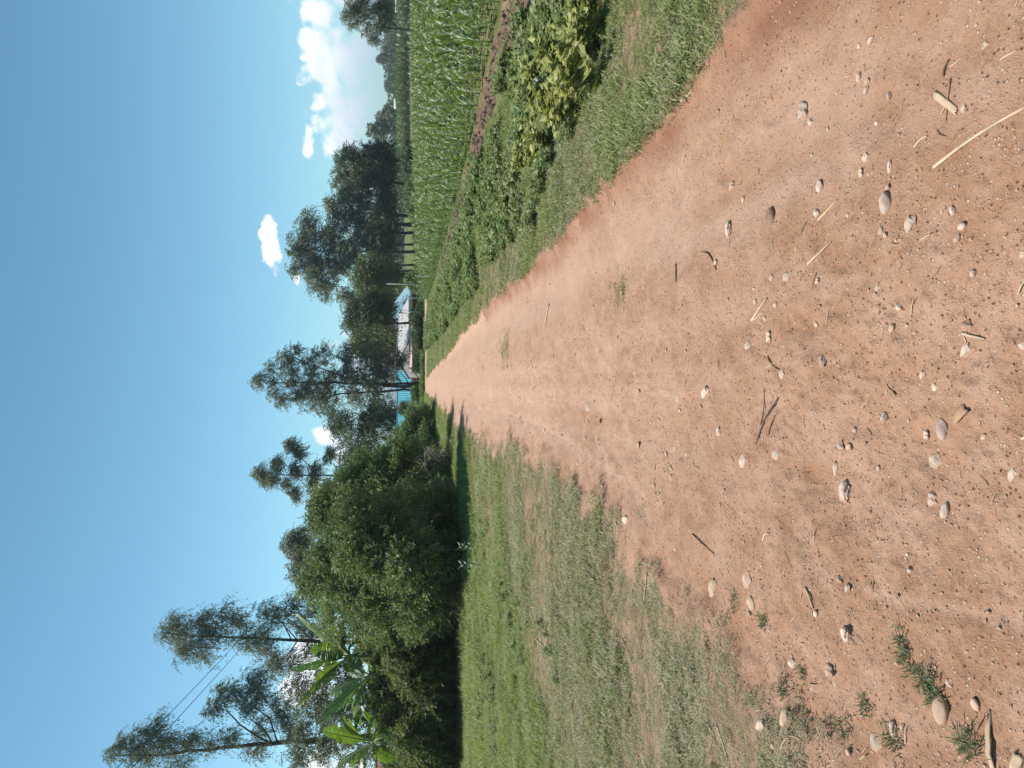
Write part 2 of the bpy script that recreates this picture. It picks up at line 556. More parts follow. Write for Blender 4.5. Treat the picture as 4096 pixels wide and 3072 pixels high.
# bicycle tracks pressed into the dust
def line_mask(pts, w):
    m = np.zeros_like(gx)
    P_ = [gpt(*q)[0] for q in pts]
    for a, b in zip(P_[:-1], P_[1:]):
        d = b[:2]-a[:2]; L2 = d@d
        t = np.clip(((gx-a[0])*d[0]+(gy-a[1])*d[1])/L2, 0, 1)
        dist = np.hypot(gx-a[0]-t*d[0], gy-a[1]-t*d[1]) + .015*fbm(gx, gy, .3, 2, 66)
        m = np.maximum(m, np.exp(-(dist/(w*(1+.02*a[1])))**2))
    return m
trk = line_mask([(1880,1612),(1925,1650),(1985,1652),(2080,1678),(2180,1725),(2265,1790),(2340,1845),(2440,1920),(2530,1990)], .035)
trk = np.maximum(trk, .8*line_mask([(3430,2375),(3560,2400),(3700,2440),(3860,2475),(4060,2515)], .022))
trk = np.maximum(trk, .5*line_mask([(2640,700),(2900,420),(3250,150)], .05))
GZ -= .006*trk
strk = fbm(gx, gy*.05, .16, 3, 67)*sstep(.1, .5, rd_)
road_a = np.maximum(road_a, np.where((gx < 0) & (gx > -7) & (gy > .5) & (gy < 30), np.clip(1.05-1.1*cov_, 0, 1)*.9, 0))
dust_a = np.clip((np.exp(-((gx-1.0)/.34)**2)*.95 + .75*np.exp(-((gx+.25+.004*gy)/.40)**2)*sstep(2.5, 7, gy)) * (0.65+0.8*fbm(gx, gy, .7, 3, 61)) + .75*sstep(5, 22, gy)+ .25*sstep(2.5,6,gy) + .9*trk + .6*strk*(1-.6*sstep(8, 25, gy)), 0, 1)
red_a = np.clip(np.exp(-((rd_-.05)/(.12+.16*(1-sstep(2.2, 4.5, gy))))**2)*(gx > 0)*(gy < 14)*(.75+.9*fbm(gx, gy, .3, 3, 62)) + .25*np.exp(-((rd_-.1)/.2)**2)*(gx < 0)*(.3+fbm(gx, gy, .5, 3, 63)), 0, 1)
green_a = np.clip(sstep(10, 26, gy) + sstep(1.5, 3.5, -gx-1.2)*.55 + sstep(2.0, 3.2, gx)*.6 + (gy < -1)*1.0 + .5*fbm(gx, gy, 1.2, 3, 64), 0, 1)
nr, nc = X.shape
idx = np.arange(nr*nc).reshape(nr, nc)
quads = np.stack([idx[:-1, :-1], idx[:-1, 1:], idx[1:, 1:], idx[1:, :-1]], -1).reshape(-1, 4)
fr = rd_[quads].mean(1); ft = tl_[quads].mean(1)
cls = np.where(fr > 0, 1, np.where(ft > 0, 2, 0))
# the side track is told apart where it leaves the road
fxm = gx[quads].mean(1); fym = gy[quads].mean(1)
cls = np.where((cls == 1) & (fxm > .45) & (fym > 44.3), 3, cls)
gverts = np.stack([gx, gy, GZ], 1)
for c, nm in ((0, 'ground'), (1, 'dirt_road'), (2, 'ploughed_soil'), (3, 'side_track')):
    q = quads[cls == c]
    used, inv = np.unique(q.ravel(), return_inverse=True)
    me = mesh_np(nm, gverts[used], inv.reshape(-1, 4), M_GROUND, True,
                 dict(road=road_a[used], tilled=tl_a[used], dust=dust_a[used], red=red_a[used], green=green_a[used]))
    tag(link(nm, me), kind='structure')

# ================================================================== foliage tools
def unit(v):
    return v / (np.linalg.norm(v, axis=-1, keepdims=True) + 1e-9)

def rdir(n, rng):
    return unit(rng.normal(size=(n, 3)))

def leaf_quads(b, ld, wd, l, w, tint, dry=None, fold=0.0):
    """one rhombus per leaf; returns verts, faces, tint"""
    n = len(b)
    l = np.broadcast_to(l, (n,))[:, None]; w = np.broadcast_to(w, (n,))[:, None]
    nn = np.cross(ld, wd)
    mid = b + ld*l*.45
    v = np.stack([b, mid + wd*w*.5 + nn*w*fold, b + ld*l, mid - wd*w*.5 + nn*w*fold], 1).reshape(-1, 3)
    f = np.arange(4*n).reshape(n, 4)
    return v, f, np.repeat(tint, 4)

def sprays(P, D, L, pairs, ll, lw, droop, rng, tint, spread=0.9):
    """leafy twigs: leaflets on both sides of a stem"""
    n = len(P)
    side = unit(np.cross(D, rdir(n, rng)))
    out = []
    for k in range(pairs):
        t = (k + .6) / pairs
        base = P + D*(L*t)[:, None] + np.array([0, 0, -1.0])*(droop*L*t*t)[:, None]
        for s in (-1, 1):
            ld = unit(side*s*spread + D*.55 + np.array([0, 0, -droop]) + rng.normal(size=(n, 3))*.28)
            wd = unit(np.cross(ld, rdir(n, rng)))
            sc = rng.uniform(.7, 1.25, n)
            tt = np.clip(tint + rng.normal(0, .16, n), 0, 1)
            out.append(leaf_quads(base, ld, wd, ll*sc, lw*sc, tt))
    v = np.concatenate([o[0] for o in out]); nq = len(v)//4
    return v, np.arange(len(v)).reshape(nq, 4), np.concatenate([o[2] for o in out])

def sub_blobs(blobs, per_m, rng, rs=.38, shell=.55):
    """break each ellipsoid into smaller clumps so that the outline is uneven and light shows through"""
    out = []
    for (c, r) in blobs:
        k = max(3, int(per_m))
        d = rdir(k, rng)
        q = shell + (1-shell)*rng.random(k)**.6
        q *= rng.uniform(.70, 1.32, k)
        cc = c + d*r*q[:, None]*.82
        rr = r.mean()*rs*rng.uniform(.65, 1.3, k)
        out += [(cc[i], rr[i]) for i in range(k)]
    return out

def crown_mesh(name, blobs, mat, rng, subs=9, sprays_per=40, L=.4, pairs=4, ll=.1, lw=.035, droop=.3, rs=.38, up=.25, spread=.9, shell=.55):
    sb = sub_blobs(blobs, subs, rng, rs, shell)
    P = []; D = []; T = []
    rm = np.mean([s[1] for s in sb])
    for (c, r) in sb:
        n = max(4, int(sprays_per * (r/rm)**2))
        d = rdir(n, rng)
        P.append(c + d*(r*rng.uniform(.25, .95, n)[:, None]) * np.array([1, 1, .8]))
        D.append(unit(d + np.array([0, 0, up]) + rng.normal(size=(n, 3))*.35))
        T.append(np.clip(rng.uniform(.08, .92) + rng.normal(0, .1, n), 0, 1))
    P = np.concatenate(P); D = np.concatenate(D); T = np.concatenate(T)
    Lr = L*rng.uniform(.6, 1.3, len(P))
    v, f, t = sprays(P, D, Lr, pairs, ll, lw, droop, rng, T, spread)
    return mesh_np(name, v, f, mat, False, dict(tint=t)), sb

def wood_mesh(name, trunks, blobs, sb, mat, rng, limb=.35, twig=True, sides=7):
    """trunks: list of (points, radii); limbs run to the clumps"""
    mb = MB()
    allp = []
    for pts, rad in trunks:
        mb.tube(pts, rad, sides)
        for i in range(len(pts)-1):
            for t in np.linspace(0, 1, 5):
                allp.append(np.append(pts[i]*(1-t)+pts[i+1]*t, rad[i]*(1-t)+rad[i+1]*t))
    allp = np.array(allp)
    hubs = []
    for (c, r) in blobs:
        hd = np.linalg.norm(allp[:, :2]-c[:2], axis=1)
        want = c[2] - .75*hd
        cost = np.abs(allp[:, 2]-want) + hd*.5
        a = allp[np.argmin(cost)]
        p0 = a[:3]; r0 = a[3]*limb + .008
        m1 = p0 + (c-p0)*.4 + rng.normal(size=3)*.06*np.linalg.norm(c-p0) - np.array([0, 0, .04])*np.linalg.norm(c-p0)
        m2 = p0 + (c-p0)*.72 + rng.normal(size=3)*.05*np.linalg.norm(c-p0)
        mb.tube(np.array([p0, m1, m2, c]), np.array([r0, r0*.8, r0*.55, r0*.3]), 5, cap=False)
        hubs.append((m1, m2, c, r0))
    if twig and sb:
        for (c, r) in sb:
            j = min(range(len(hubs)), key=lambda k: np.linalg.norm(hubs[k][2]-c))
            p0 = hubs[j][1]*.5 + hubs[j][2]*.5
            m = (p0+c)/2 + rng.normal(size=3)*.08*np.linalg.norm(c-p0)
            rr = hubs[j][3]*.32
            mb.tube(np.array([p0, m, c]), np.array([rr, rr*.7, rr*.3]), 4, cap=False)
    return mb.mesh(name, mat, True)

M_BARK = plain('grey_brown_bark', (.14, .105, .08), .9, .4, 9.0, .02)
M_BARK_PALE = plain('pale_bark', (.32, .27, .22), .85, .3, 9.0, .01)
M_BARK_DARK = plain('dark_bark', (.07, .052, .042), .9, .35, 9.0, .02)
M_EUC = leafmat('eucalyptus_leaf', (.10, .118, .075), (.225, .235, .165), 0.42, 0.035, 0.6, (1.1, 1.15, .7))
M_EUC_BROWN = leafmat('russet_grey_leaf', (.10, .120, .070), (.225, .235, .145), 0.42, 0.03, 0.6, (1.1, 1.1, .75))
M_DARK = leafmat('dark_green_leaf', (.052, .075, .034), (.135, .165, .075), 0.38, 0.03, 0.55)
M_OLIVE = leafmat('olive_green_leaf', (.09, .115, .032), (.20, .22, .075), 0.42, 0.03, 0.6)
M_HEDGE = leafmat('hedge_leaf', (.090, .125, .044), (.235, .275, .110), 0.44, 0.03, 0.5)
M_HEDGE2 = leafmat('soft_green_leaf', (.10, .145, .048), (.215, .275, .105), 0.4, 0.03, 0.5)

def grove_blobs(px, D, rng, depth=.8):
    out = []
    for q in px:
        V, y, rv, ry = q[:4]
        k = D/FPX
        dd = D + rng.uniform(-depth, depth)*ry*k
        out.append((at(V, y, dd), np.array([ry*k, ry*k*.95, rv*k])))
    return out

def tree(name, label, cat, px, D, trunks, mat, wood, seed, group=None, r0=.16, crown='crown', depth=.8, limb=.35, twig=True, **kw):
    """px: clumps seen in the photo (V, y, rV, ry); trunks: lists of (V, y) from the foot up"""
    rng = np.random.default_rng(seed)
    blobs = grove_blobs(px, D, rng, depth)
    trs = []
    foot = None
    for tr in trunks:
        pts = [at(V, y, D) for (V, y) in tr]
        zg = gz(pts[0][0], pts[0][1])
        if pts[0][2] > zg:
            pts = [np.array([pts[0][0], pts[0][1], zg-.1])] + pts
        else:
            pts[0][2] = zg-.1
        pts = np.array(pts)
        if foot is None: foot = pts[0].copy()
        # fill in a few bends
        tt = np.linspace(0, len(pts)-1, (len(pts)-1)*3+1)
        pp = np.stack([np.interp(tt, range(len(pts)), pts[:, k]) for k in range(3)], 1)
        pp[1:-1, :2] += rng.normal(size=(len(pp)-2, 2))*r0*.22
        h = (pp[:, 2]-pp[0, 2])/(pp[-1, 2]-pp[0, 2]+1e-6)
        trs.append((pp, r0*(1-.82*h**.9)*(1 if tr is trunks[0] else .8)))
    cm, sb = crown_mesh(name+'_crown', blobs, mat, rng, **kw)
    wm = wood_mesh(name+'_trunk', trs, blobs, sb, wood, rng, limb, twig)
    o = empty(name, (0, 0, 0), label, cat, group)
    off = foot
    o.location = off
    for nm, me in (('trunk', wm), (crown, cm)):
        c = link(nm, me, o)
        c.location = (-off[0], -off[1], -off[2])
    return o

def bush(name, label, cat, px, mat, seed, group=None, wood=None, **kw):
    """px: (V, y, rV, ry, dist)"""
    rng = np.random.default_rng(seed)
    blobs = []
    for (V, y, rv, ry, D) in px:
        k = D/FPX
        c = at(V, y, D)
        blobs.append((c, np.array([ry*k, max(.55, ry*k*.9), rv*k])))
    cm, sb = crown_mesh(name+'_foliage', blobs, mat, rng, **kw)
    cx = np.mean([b[0] for b in blobs], 0)
    foot = np.array([cx[0], cx[1], gz(cx[0], cx[1])])
    trs = []
    for (c, r) in blobs[::2]:
        f = foot + np.array([(c[0]-foot[0])*.35, (c[1]-foot[1])*.35, -.05])
        trs.append((np.array([f, f*.5+c*.5+rng.normal(size=3)*.1, c]), np.array([.05, .035, .015])))
    wm = wood_mesh(name+'_stems', trs, blobs, sb, wood or M_BARK_DARK, rng, .5, True, 5)
    o = empty(name, foot, label, cat, group)
    for nm, me in (('stems', wm), ('foliage', cm)):
        c = link(nm, me, o)
        c.location = tuple(-foot)
    return o

# ================================================================== far country
rng = np.random.default_rng(99)
M_HILL = plain('wooded_hill', (.045, .065, .03), .95, .35, .01)
def hills(name, dist, segs, peak, seed):
    xs = np.linspace(-2300, 2300, segs); n = len(xs)
    prof = np.clip(.55 + 1.0*fbm(xs, xs*0, 700, 4, seed), .1, None)*peak
    prof *= (.35 + .65*sstep(-200, 700, xs))
    rowsv = []
    for k, f in enumerate((0, .45, .8, 1.0, .85, .4, 0)):
        yy = dist + k*60 + 40*fbm(xs, xs*0+k, 300, 3, seed+9)
        rowsv.append(np.stack([xs, np.sqrt(np.clip(yy**2 - .18*xs**2, 1e4, None)), prof*f*(1+.12*fbm(xs, xs*0+5*k, 120, 3, seed+3)) - 2], 1))
    v = np.concatenate(rowsv)
    id_ = np.arange(len(v)).reshape(7, n)
    f = np.stack([id_[:-1, :-1], id_[:-1, 1:], id_[1:, 1:], id_[1:, :-1]], -1).reshape(-1, 4)
    return tag(link(name, mesh_np(name, v, f, M_HILL, True)), kind='structure')
hills('hills', 2200, 160, 130, 3)

# far wood that reads as one mass
fw_blobs = []
for i in range(150):
    yy = rng.uniform(290, 430)
    xx = rng.uniform(.12, .66)*yy
    h = rng.uniform(4.6, 8.0)*(1.0+.25*math.sin(xx*.05))*yy/340
    fw_blobs.append((np.array([xx, yy, gz(xx, yy)+h*.42]), np.array([4.6, 4, h*.56])*rng.uniform(.8, 1.2)))
cm, _ = crown_mesh('far_wood', fw_blobs, M_DARK, rng, subs=7, sprays_per=16, L=1.3, pairs=3, ll=1.1, lw=.6, rs=.5)
tag(link('far_wood', cm), 'belt of grey green woodland beyond the far crop field', 'woodland', kind='stuff')

def far_tree(V, y, h_top, D, w, seed, label):
    base = at(1640, y, D)
    k = FPX/D
    px = []
    r = np.random.default_rng(seed)
    for i in range(5):
        px.append((h_top + (i+.6)*(1600-h_top)/6, y + r.uniform(-.35, .35)*w, (1600-h_top)/6*1.1, w*r.uniform(.35, .6)))
    return tree('distant_tree', label, 'tree', px, D, [[(1640, y), (h_top+20, y)]], M_EUC, M_BARK, seed, 'trees in the distance',
                r0=.25, subs=7, sprays_per=14, L=1.0, pairs=3, ll=.8, lw=.4, rs=.42, twig=False)
far_tree(1535, 232, 1512, 300, 26, 201, 'lone distant tree standing proud of the far woodland on the right')
far_tree(1500, 520, 1478, 210, 60, 202, 'round crowned hazy tree just right of the dark grove')
far_tree(1500, 470, 1520, 230, 50, 203, 'lower hazy tree on the right of the round crowned hazy tree')

# two tiny pale houses in the distance
M_WHITE = plain('white_wash', (.78, .77, .74), .7, .06, 2)
M_TIN_GREY = plain('grey_tin', (.55, .56, .57), .45, .12, 1.5, 0, .5)
def far_house(V, y, D, w, label):
    p = at(V, y, D)
    z = gz(p[0], p[1])
    o = empty('distant_house', (p[0], p[1], z), label, 'house', 'tiny pale houses in the distance')
    h = max(2.2, p[2]-z+.8)
    mb = MB().box((-w/2, 0, -.2), (w/2, 4, h*.72))
    link('wall', mb.mesh('far_wall', M_WHITE), o)
    r = MB()
    r.add([(-w/2-.3, -.3, h*.72), (w/2+.3, -.3, h*.72), (w/2+.3, 2, h), (-w/2-.3, 2, h), (-w/2-.3, 4.3, h*.72), (w/2+.3, 4.3, h*.72)],
          [(0, 1, 2, 3), (3, 2, 5, 4)])
    link('roof', r.mesh('far_roof', M_TIN_GREY), o)
far_house(1590, 14, 250, 5, 'tiny white house at the far right before the woodland')
far_house(1584, 412, 270, 3.5, 'tiny pale house half hidden in the woodland')

# the tall far crop, one block of stalks
def crop_block():
    r = np.random.default_rng(5)
    n = 15000
    yy = r.uniform(112, 150, n)
    xx = r.uniform(.24, .70, n)*yy
    keep = (xx > 32 + 4*np.sin(yy*.2))
    xx, yy = xx[keep], yy[keep]; n = len(xx)
    z = ground_z(xx, yy)
    P = np.stack([xx, yy, z], 1)
    h = r.uniform(1.5, 2.1, n)*(1+.1*np.sin(xx*.3))
    vs = []; ts = []
    for k in range(4):
        a = r.uniform(0, 6.28, n)
        t = .12 + .22*k
        b = P + np.stack([0*h, 0*h, h*t], 1)
        ld = unit(np.stack([np.cos(a)*.6, np.sin(a)*.6, r.uniform(.5, 1.5, n)], 1))
        wd = unit(np.cross(ld, rdir(n, r)))
        v, f, tt = leaf_quads(b, ld, wd, h*.5, .13, np.clip(r.normal(.15 + .28*k, .12, n), 0, 1))
        vs.append(v); ts.append(tt)
    v = np.concatenate(vs)
    m = leafmat('tall_crop_leaf', (.085, .075, .04), (.155, .21, .075), .3, .05)
    me = mesh_np('tall_crop', v, np.arange(len(v)).reshape(-1, 4), m, False, dict(tint=np.concatenate(ts)))
    tag(link('tall_crop', me), 'tall pale topped crop field behind the maize on the far right', 'crop', kind='stuff')
crop_block()

# ================================================================== trees
KW_EUC = dict(L=.55, pairs=4, ll=.20, lw=.055, droop=.75, up=-.05, rs=.42)
# tall wind-blown eucalyptus on the left edge
tree('eucalyptus_tree', 'tallest wispy eucalyptus at the left edge with a bare leaning trunk', 'tree',
     [(440,3020,45,35),(500,2990,55,50),(560,2960,55,60),(610,2925,45,50),(640,2990,55,60),(730,2975,50,50),(770,2945,35,35),(835,2975,35,40),
      (838,2838,45,50),(884,2784,50,55),(940,2760,60,45),(1000,2715,70,55),(1040,2770,50,50),(976,2838,50,45),(905,2960,55,40),(1030,2905,50,50),(1107,2838,60,60),(560,3040,70,50),(700,3050,60,40),
      (1150,2920,70,60),(1010,3010,50,45)],
     33, [[(1337,2953),(1090,2972),(900,2992),(684,3011),(440,3025)], [(1080,2973),(960,2900),(905,2840)]], M_EUC, M_BARK_DARK, 11,
     r0=.17, subs=14, sprays_per=8, L=.42, pairs=5, ll=.15, lw=.030, droop=.9, up=-.15, rs=.27, shell=.4)
tree('eucalyptus_tree', 'narrow feathery eucalyptus rising straight above the banana plants', 'tree',
     [(661,2531,45,40),(700,2500,45,50),(735,2560,50,60),(730,2612,40,40),(800,2480,50,50),(800,2560,45,50),(810,2625,40,35),(860,2520,40,45),(899,2454,40,40),(953,2484,45,50),
      (950,2565,40,40),(1007,2577,45,50),(1053,2450,45,45),(1038,2531,45,45),(1115,2477,50,50),(1069,2607,40,45),(1168,2415,40,40),(1184,2500,45,50),(1107,2669,50,50),(1170,2640,45,50),(1230,2560,45,60),(1240,2440,40,50)],
     40, [[(1400,2568),(1284,2565),(1000,2553),(792,2546),(650,2530)]], M_EUC_BROWN, M_BARK_DARK, 12,
     r0=.15, subs=14, sprays_per=8, L=.50, pairs=5, ll=.18, lw=.034, droop=.9, up=-.15, rs=.27, shell=.4)
tree('acacia_tree', 'broad twiggy grey green tree behind the banana plants', 'tree',
     [(1222,2838,60,60),(1200,2740,60,60),(1290,2780,60,70),(1299,2991,70,60),(1350,2850,70,80),(1380,2700,60,70),(1200,2960,70,60),(1400,2960,70,80),(1300,2900,60,60),(1180,3040,70,50),(1290,2690,50,50),(1470,2830,60,70),(1480,3010,60,60),(1430,3050,60,60),(1540,2900,50,60),(1440,2750,50,50),(1550,3040,50,50)],
     31, [[(1640,2900),(1450,2880),(1280,2860)]], M_EUC_BROWN, M_BARK, 13, r0=.14,
     subs=15, sprays_per=9, L=.42, pairs=5, ll=.13, lw=.04, droop=.4, rs=.28, shell=.4)
tree('eucalyptus_tree', 'pale grey crown peeping over the big bush beside the wires', 'tree',
     [(1195,2300,55,50),(1180,2260,40,40),(1165,2190,45,50),(1190,2150,50,45),(1220,2220,60,70),(1240,2330,50,50)],
     48, [[(1400,2235),(1230,2230)]], M_EUC, M_BARK, 14, r0=.15, subs=15, sprays_per=13, L=.6, pairs=4, ll=.22, lw=.055, droop=.7, rs=.28, shell=.4)
tree('eucalyptus_tree', 'thin open eucalyptus with separate leaf tufts above the hedge', 'tree',
     [(1036,1890,23,28),(1060,1915,25,27),(1112,1858,30,31),(1090,1918,28,31),(1171,1793,25,24),(1200,1815,22,24),(1187,1875,30,33),(1182,1977,28,27),(1150,1935,19,24),(1258,1880,26,31),(1323,1820,28,27),(1247,1934,28,31),(1330,1945,34,37),(1150,1780,18,18)],
     60, [[(1640,1905),(1361,1904),(1150,1900),(1030,1893)]], M_EUC, M_BARK_DARK, 15,
     r0=.14, depth=.9, subs=15, sprays_per=7, L=.62, pairs=6, ll=.20, lw=.055, droop=.5, rs=.34, shell=.15)
tree('eucalyptus_tree', 'tall fan shaped eucalyptus with many limbs in front of the turquoise roof', 'tree',
     [(1022,1532,22,24),(1040,1515,22,20),(1076,1468,24,26),(1095,1580,34,34),(1085,1530,30,28),(1127,1600,36,34),(1148,1460,46,44),(1130,1425,34,30),(1165,1520,50,44),(1185,1402,32,24),
      (1253,1612,56,50),(1200,1575,50,46),(1240,1535,60,60),(1295,1422,46,40),(1240,1450,50,46),(1316,1527,60,60),(1310,1590,50,50),(1380,1464,60,60),(1380,1420,40,50),(1422,1527,56,60),(1420,1590,50,46),(1485,1475,60,60),(1506,1549,56,60),
      (1535,1450,46,50),(1515,1410,44,44),(1550,1500,36,46),(1455,1400,44,40),(1588,1468,34,34),(1600,1425,22,30)],
     60, [[(1700,1546),(1570,1546),(1440,1535),(1280,1530),(1090,1530)], [(1700,1560),(1570,1562),(1420,1572),(1250,1590),(1130,1595)],[(1440,1535),(1320,1490),(1180,1430)]], M_EUC, M_BARK_DARK, 16,
     r0=.17, subs=14, sprays_per=9, L=.5, pairs=5, ll=.2, lw=.055, droop=.6, rs=.27, shell=.4)
for (nm, lab, px, D, tr, mat, wood, seed) in [
  ('broadleaf_tree', 'dark dense tree behind the left end of the turquoise roof',
   [(1361,1690,70,70),(1330,1640,50,50),(1442,1663,80,80),(1524,1620,60,70),(1415,1744,70,60),(1500,1710,70,70),(1560,1680,50,60)], 72, [[(1680,1665),(1450,1665)]], M_DARK, M_BARK_DARK, 17),
  ('broadleaf_tree', 'mid green tree between the hedge and the thin open eucalyptus',
   [(1442,1853,70,70),(1388,1825,50,55),(1400,1900,60,60),(1480,1800,70,60),(1520,1870,70,80)], 55, [[(1680,1850),(1450,1850)]], M_DARK, M_BARK_DARK, 18),
  ('broadleaf_tree', 'dark round tree whose trunk crosses the grey roof',
   [(1420,1255,46,50),(1400,1300,36,40),(1470,1230,56,50),(1480,1290,60,56),(1540,1240,50,56),(1545,1310,36,46),(1500,1190,46,40)], 56, [[(1720,1292),(1600,1292),(1480,1290)]], M_DARK, M_BARK_DARK, 19),
  ('broadleaf_tree', 'lighter green tree hanging behind the grey roof',
   [(1440,1340,44,44),(1480,1380,56,50),(1530,1350,50,60),(1545,1400,44,50),(1430,1390,40,36),(1480,1310,40,40)], 76, [[(1690,1360),(1500,1360)]], M_OLIVE, M_BARK, 20),
  ('eucalyptus_tree', 'tallest tree of the grove on the right with a rounded grey crown',
   [(1190,1000,40,50),(1230,940,50,50),(1240,1040,50,60),(1260,1110,46,50),(1320,960,60,60),(1330,1060,60,60),(1390,1010,60,70),(1460,980,60,70),(1530,1010,60,70),(1180,1080,26,26),(1300,1150,44,40),(1230,890,36,40)], 88, [[(1665,1010),(1400,1005),(1230,1000)]], M_EUC_BROWN, M_BARK, 21),
  ('eucalyptus_tree', 'dense grey green tree in the middle of the right grove',
   [(1350,860,50,50),(1380,790,56,56),(1420,900,60,60),(1450,820,60,60),(1520,870,56,60),(1540,800,50,56),(1310,820,22,24),(1580,840,40,60)], 90, [[(1665,865),(1400,850)]], M_EUC_BROWN, M_BARK_DARK, 22),
  ('eucalyptus_tree', 'olive brown tree in the right grove left of the tall dark corner tree',
   [(1370,720,44,50),(1400,690,44,46),(1440,740,56,56),(1480,690,56,56),(1540,720,56,60),(1590,750,40,60)], 92, [[(1660,740),(1450,720)]], M_EUC_BROWN, M_BARK, 23),
  ('broadleaf_tree', 'ragged dark tree at the right corner of the grove',
   [(1360,640,28,30),(1400,610,30,30),(1430,640,46,44),(1480,600,36,30),(1500,650,60,56),(1550,600,50,46),(1590,640,46,60),(1560,690,46,46)], 90, [[(1660,640),(1450,635)]], M_DARK, M_BARK_DARK, 24),
  ('broadleaf_tree', 'yellowish green drooping tree in front of the tall grove tree',
   [(1430,1110,40,44),(1470,1080,50,50),(1500,1130,50,56),(1550,1090,44,50),(1450,1150,40,40),(1590,1120,30,50)], 78, [[(1675,1105),(1480,1105)]], M_OLIVE, M_BARK, 25),
  ('eucalyptus_tree', 'grey topped tree between the grove and the pale blue roof',
   [(1390,1190,40,36),(1430,1210,44,40),(1480,1170,50,50),(1530,1210,46,46),(1560,1160,40,46)], 84, [[(1675,1180),(1450,1190)]], M_EUC, M_BARK, 26),
  ('broadleaf_tree', 'dark tree under the tallest grove tree with a thick trunk',
   [(1480,930,50,60),(1540,950,50,60),(1560,1030,50,60),(1590,900,36,60),(1600,980,30,60)], 93, [[(1665,930),(1530,935)]], M_DARK, M_BARK_DARK, 27)]:
    if D > 80: px = [(min(q[0], 1538), q[1], min(q[2], 46) if q[0] > 1500 else q[2], q[3]) for q in px]
    tree(nm, lab, 'tree', px, D, tr, mat, wood, seed, None, r0=.24 if D > 80 else .15, subs=17, sprays_per=14, L=.8*D/80+.1, pairs=5, ll=.30*D/80, lw=.085*D/80, droop=.45, rs=.29, shell=.35)

# slender trunks standing under the grove
rng = np.random.default_rng(31)
for i, (y, V0, V1, lean, lab) in enumerate([
   (1128, 1668, 1560, 4, 'slim dark trunk nearest the pale blue roof'), (1100, 1666, 1570, -6, 'slim trunk second from the pale blue roof'),
   (1083, 1666, 1560, 8, 'slightly leaning slim trunk under the yellowish tree'), (1058, 1664, 1565, 0, 'thick dark trunk under the yellowish tree'),
   (978, 1662, 1570, 5, 'slim trunk paired with a thicker one mid grove'), (905, 1660, 1575, -5, 'short dark trunk left of the grove bushes'), (893, 1660, 1575, 7, 'dark trunk touching its shorter neighbour in the grove')]):
    D = 86
    tree('slender_tree', lab, 'tree', [(V1-10, y+lean, 26, 30), (V1-40, y+lean*2, 30, 34)], D, [[(V0, y), (V1-20, y+lean)]], M_DARK, M_BARK_DARK, 300+i,
         'slender trees under the grove', r0=.2, subs=7, sprays_per=14, L=.6, pairs=3, ll=.3, lw=.1, rs=.45, twig=False)

# pale feathery tree at the far right
tree('gum_tree', 'thin forked pale tree standing alone in the maize at the far right', 'tree',
     [(1384,70,24,26),(1400,30,30,36),(1433,45,30,34),(1417,95,26,26),(1471,64,30,30),(1504,112,28,28),(1460,118,24,24),(1498,155,24,20),(1536,60,34,36),(1440,0,40,40),(1530,5,40,40),(1500,30,30,34),(1490,165,16,16),(1545,100,26,30)],
     56, [[(1650,126),(1560,112),(1480,100),(1400,75)], [(1600,119),(1520,40),(1440,5)]], M_EUC_BROWN, M_BARK, 28,
     r0=.11, subs=12, sprays_per=9, L=.5, pairs=4, ll=.19, lw=.045, droop=.6, rs=.28, shell=.4)

# low bushes at the foot of the grove
for i, (V, y, rv, ry, D, lab) in enumerate([(1640,640,36,50,80,'dark round bush at the right end of the grove'), (1648,760,24,36,78,'low bush before the olive brown tree'),
     (1650,845,20,30,78,'small light bush beside the grove trunks'), (1655,1130,26,24,72,'small yellowish bush by the pale blue roof')]):
    bush('field_bush', lab, 'bush', [(V, y, rv, ry, D), (V+8, y-ry*.6, rv*.7, ry*.6, D), (V+6, y+ry*.7, rv*.7, ry*.6, D)], M_HEDGE2 if i else M_DARK, 60+i, 'bushes at the foot of the grove',
         subs=9, sprays_per=18, L=.5, pairs=4, ll=.25, lw=.09, rs=.45)

# ================================================================== hedge on the left
KW_H = dict(subs=13, sprays_per=56, L=.38, pairs=7, ll=.088, lw=.030, droop=.22, rs=.40, up=.55, shell=.62)
bush('hedge_bush', 'biggest rounded green bush of the left hedge with deep shade below', 'bush',
     [(1270,2310,70,90,18.9),(1310,2180,70,100,18.7),(1320,2060,70,80,19.2),(1310,1985,40,50,19.8),(1420,2080,100,100,17.9),(1440,2220,110,110,17.3),(1420,2370,100,90,18),
      (1560,2110,110,120,17.5),(1570,2260,110,120,16.9),(1540,2420,100,100,17.8),(1650,2190,90,120,16.9),(1660,2330,80,110,17.0),(1760,2230,90,130,18.3),(1770,2100,90,110,18.6),(1480,2250,200,300,20.0),(1650,2200,200,300,19.8),(1790,2330,80,100,18.6),(1760,2440,90,80,19.0),(1660,2430,80,80,18.2)], M_HEDGE, 41,
     group='bushes of the left hedge', **KW_H)
bush('hedge_bush', 'middle bush of the left hedge stepping down to the right', 'bush',
     [(1400,1960,60,80,24),(1470,1890,70,80,24),(1500,1990,90,90,23.5),(1580,1870,80,80,23.6),(1580,1960,100,90,23),(1660,1810,60,60,24),(1650,1900,90,80,23),(1700,1970,90,80,22),(1745,1870,50,60,22.6),(1600,1920,150,150,25),(1780,1980,60,80,21.5)], M_HEDGE2, 42,
     group='bushes of the left hedge', **dict(KW_H, ll=.115, lw=.040, L=.45, up=.8, sprays_per=40, rs=.36))
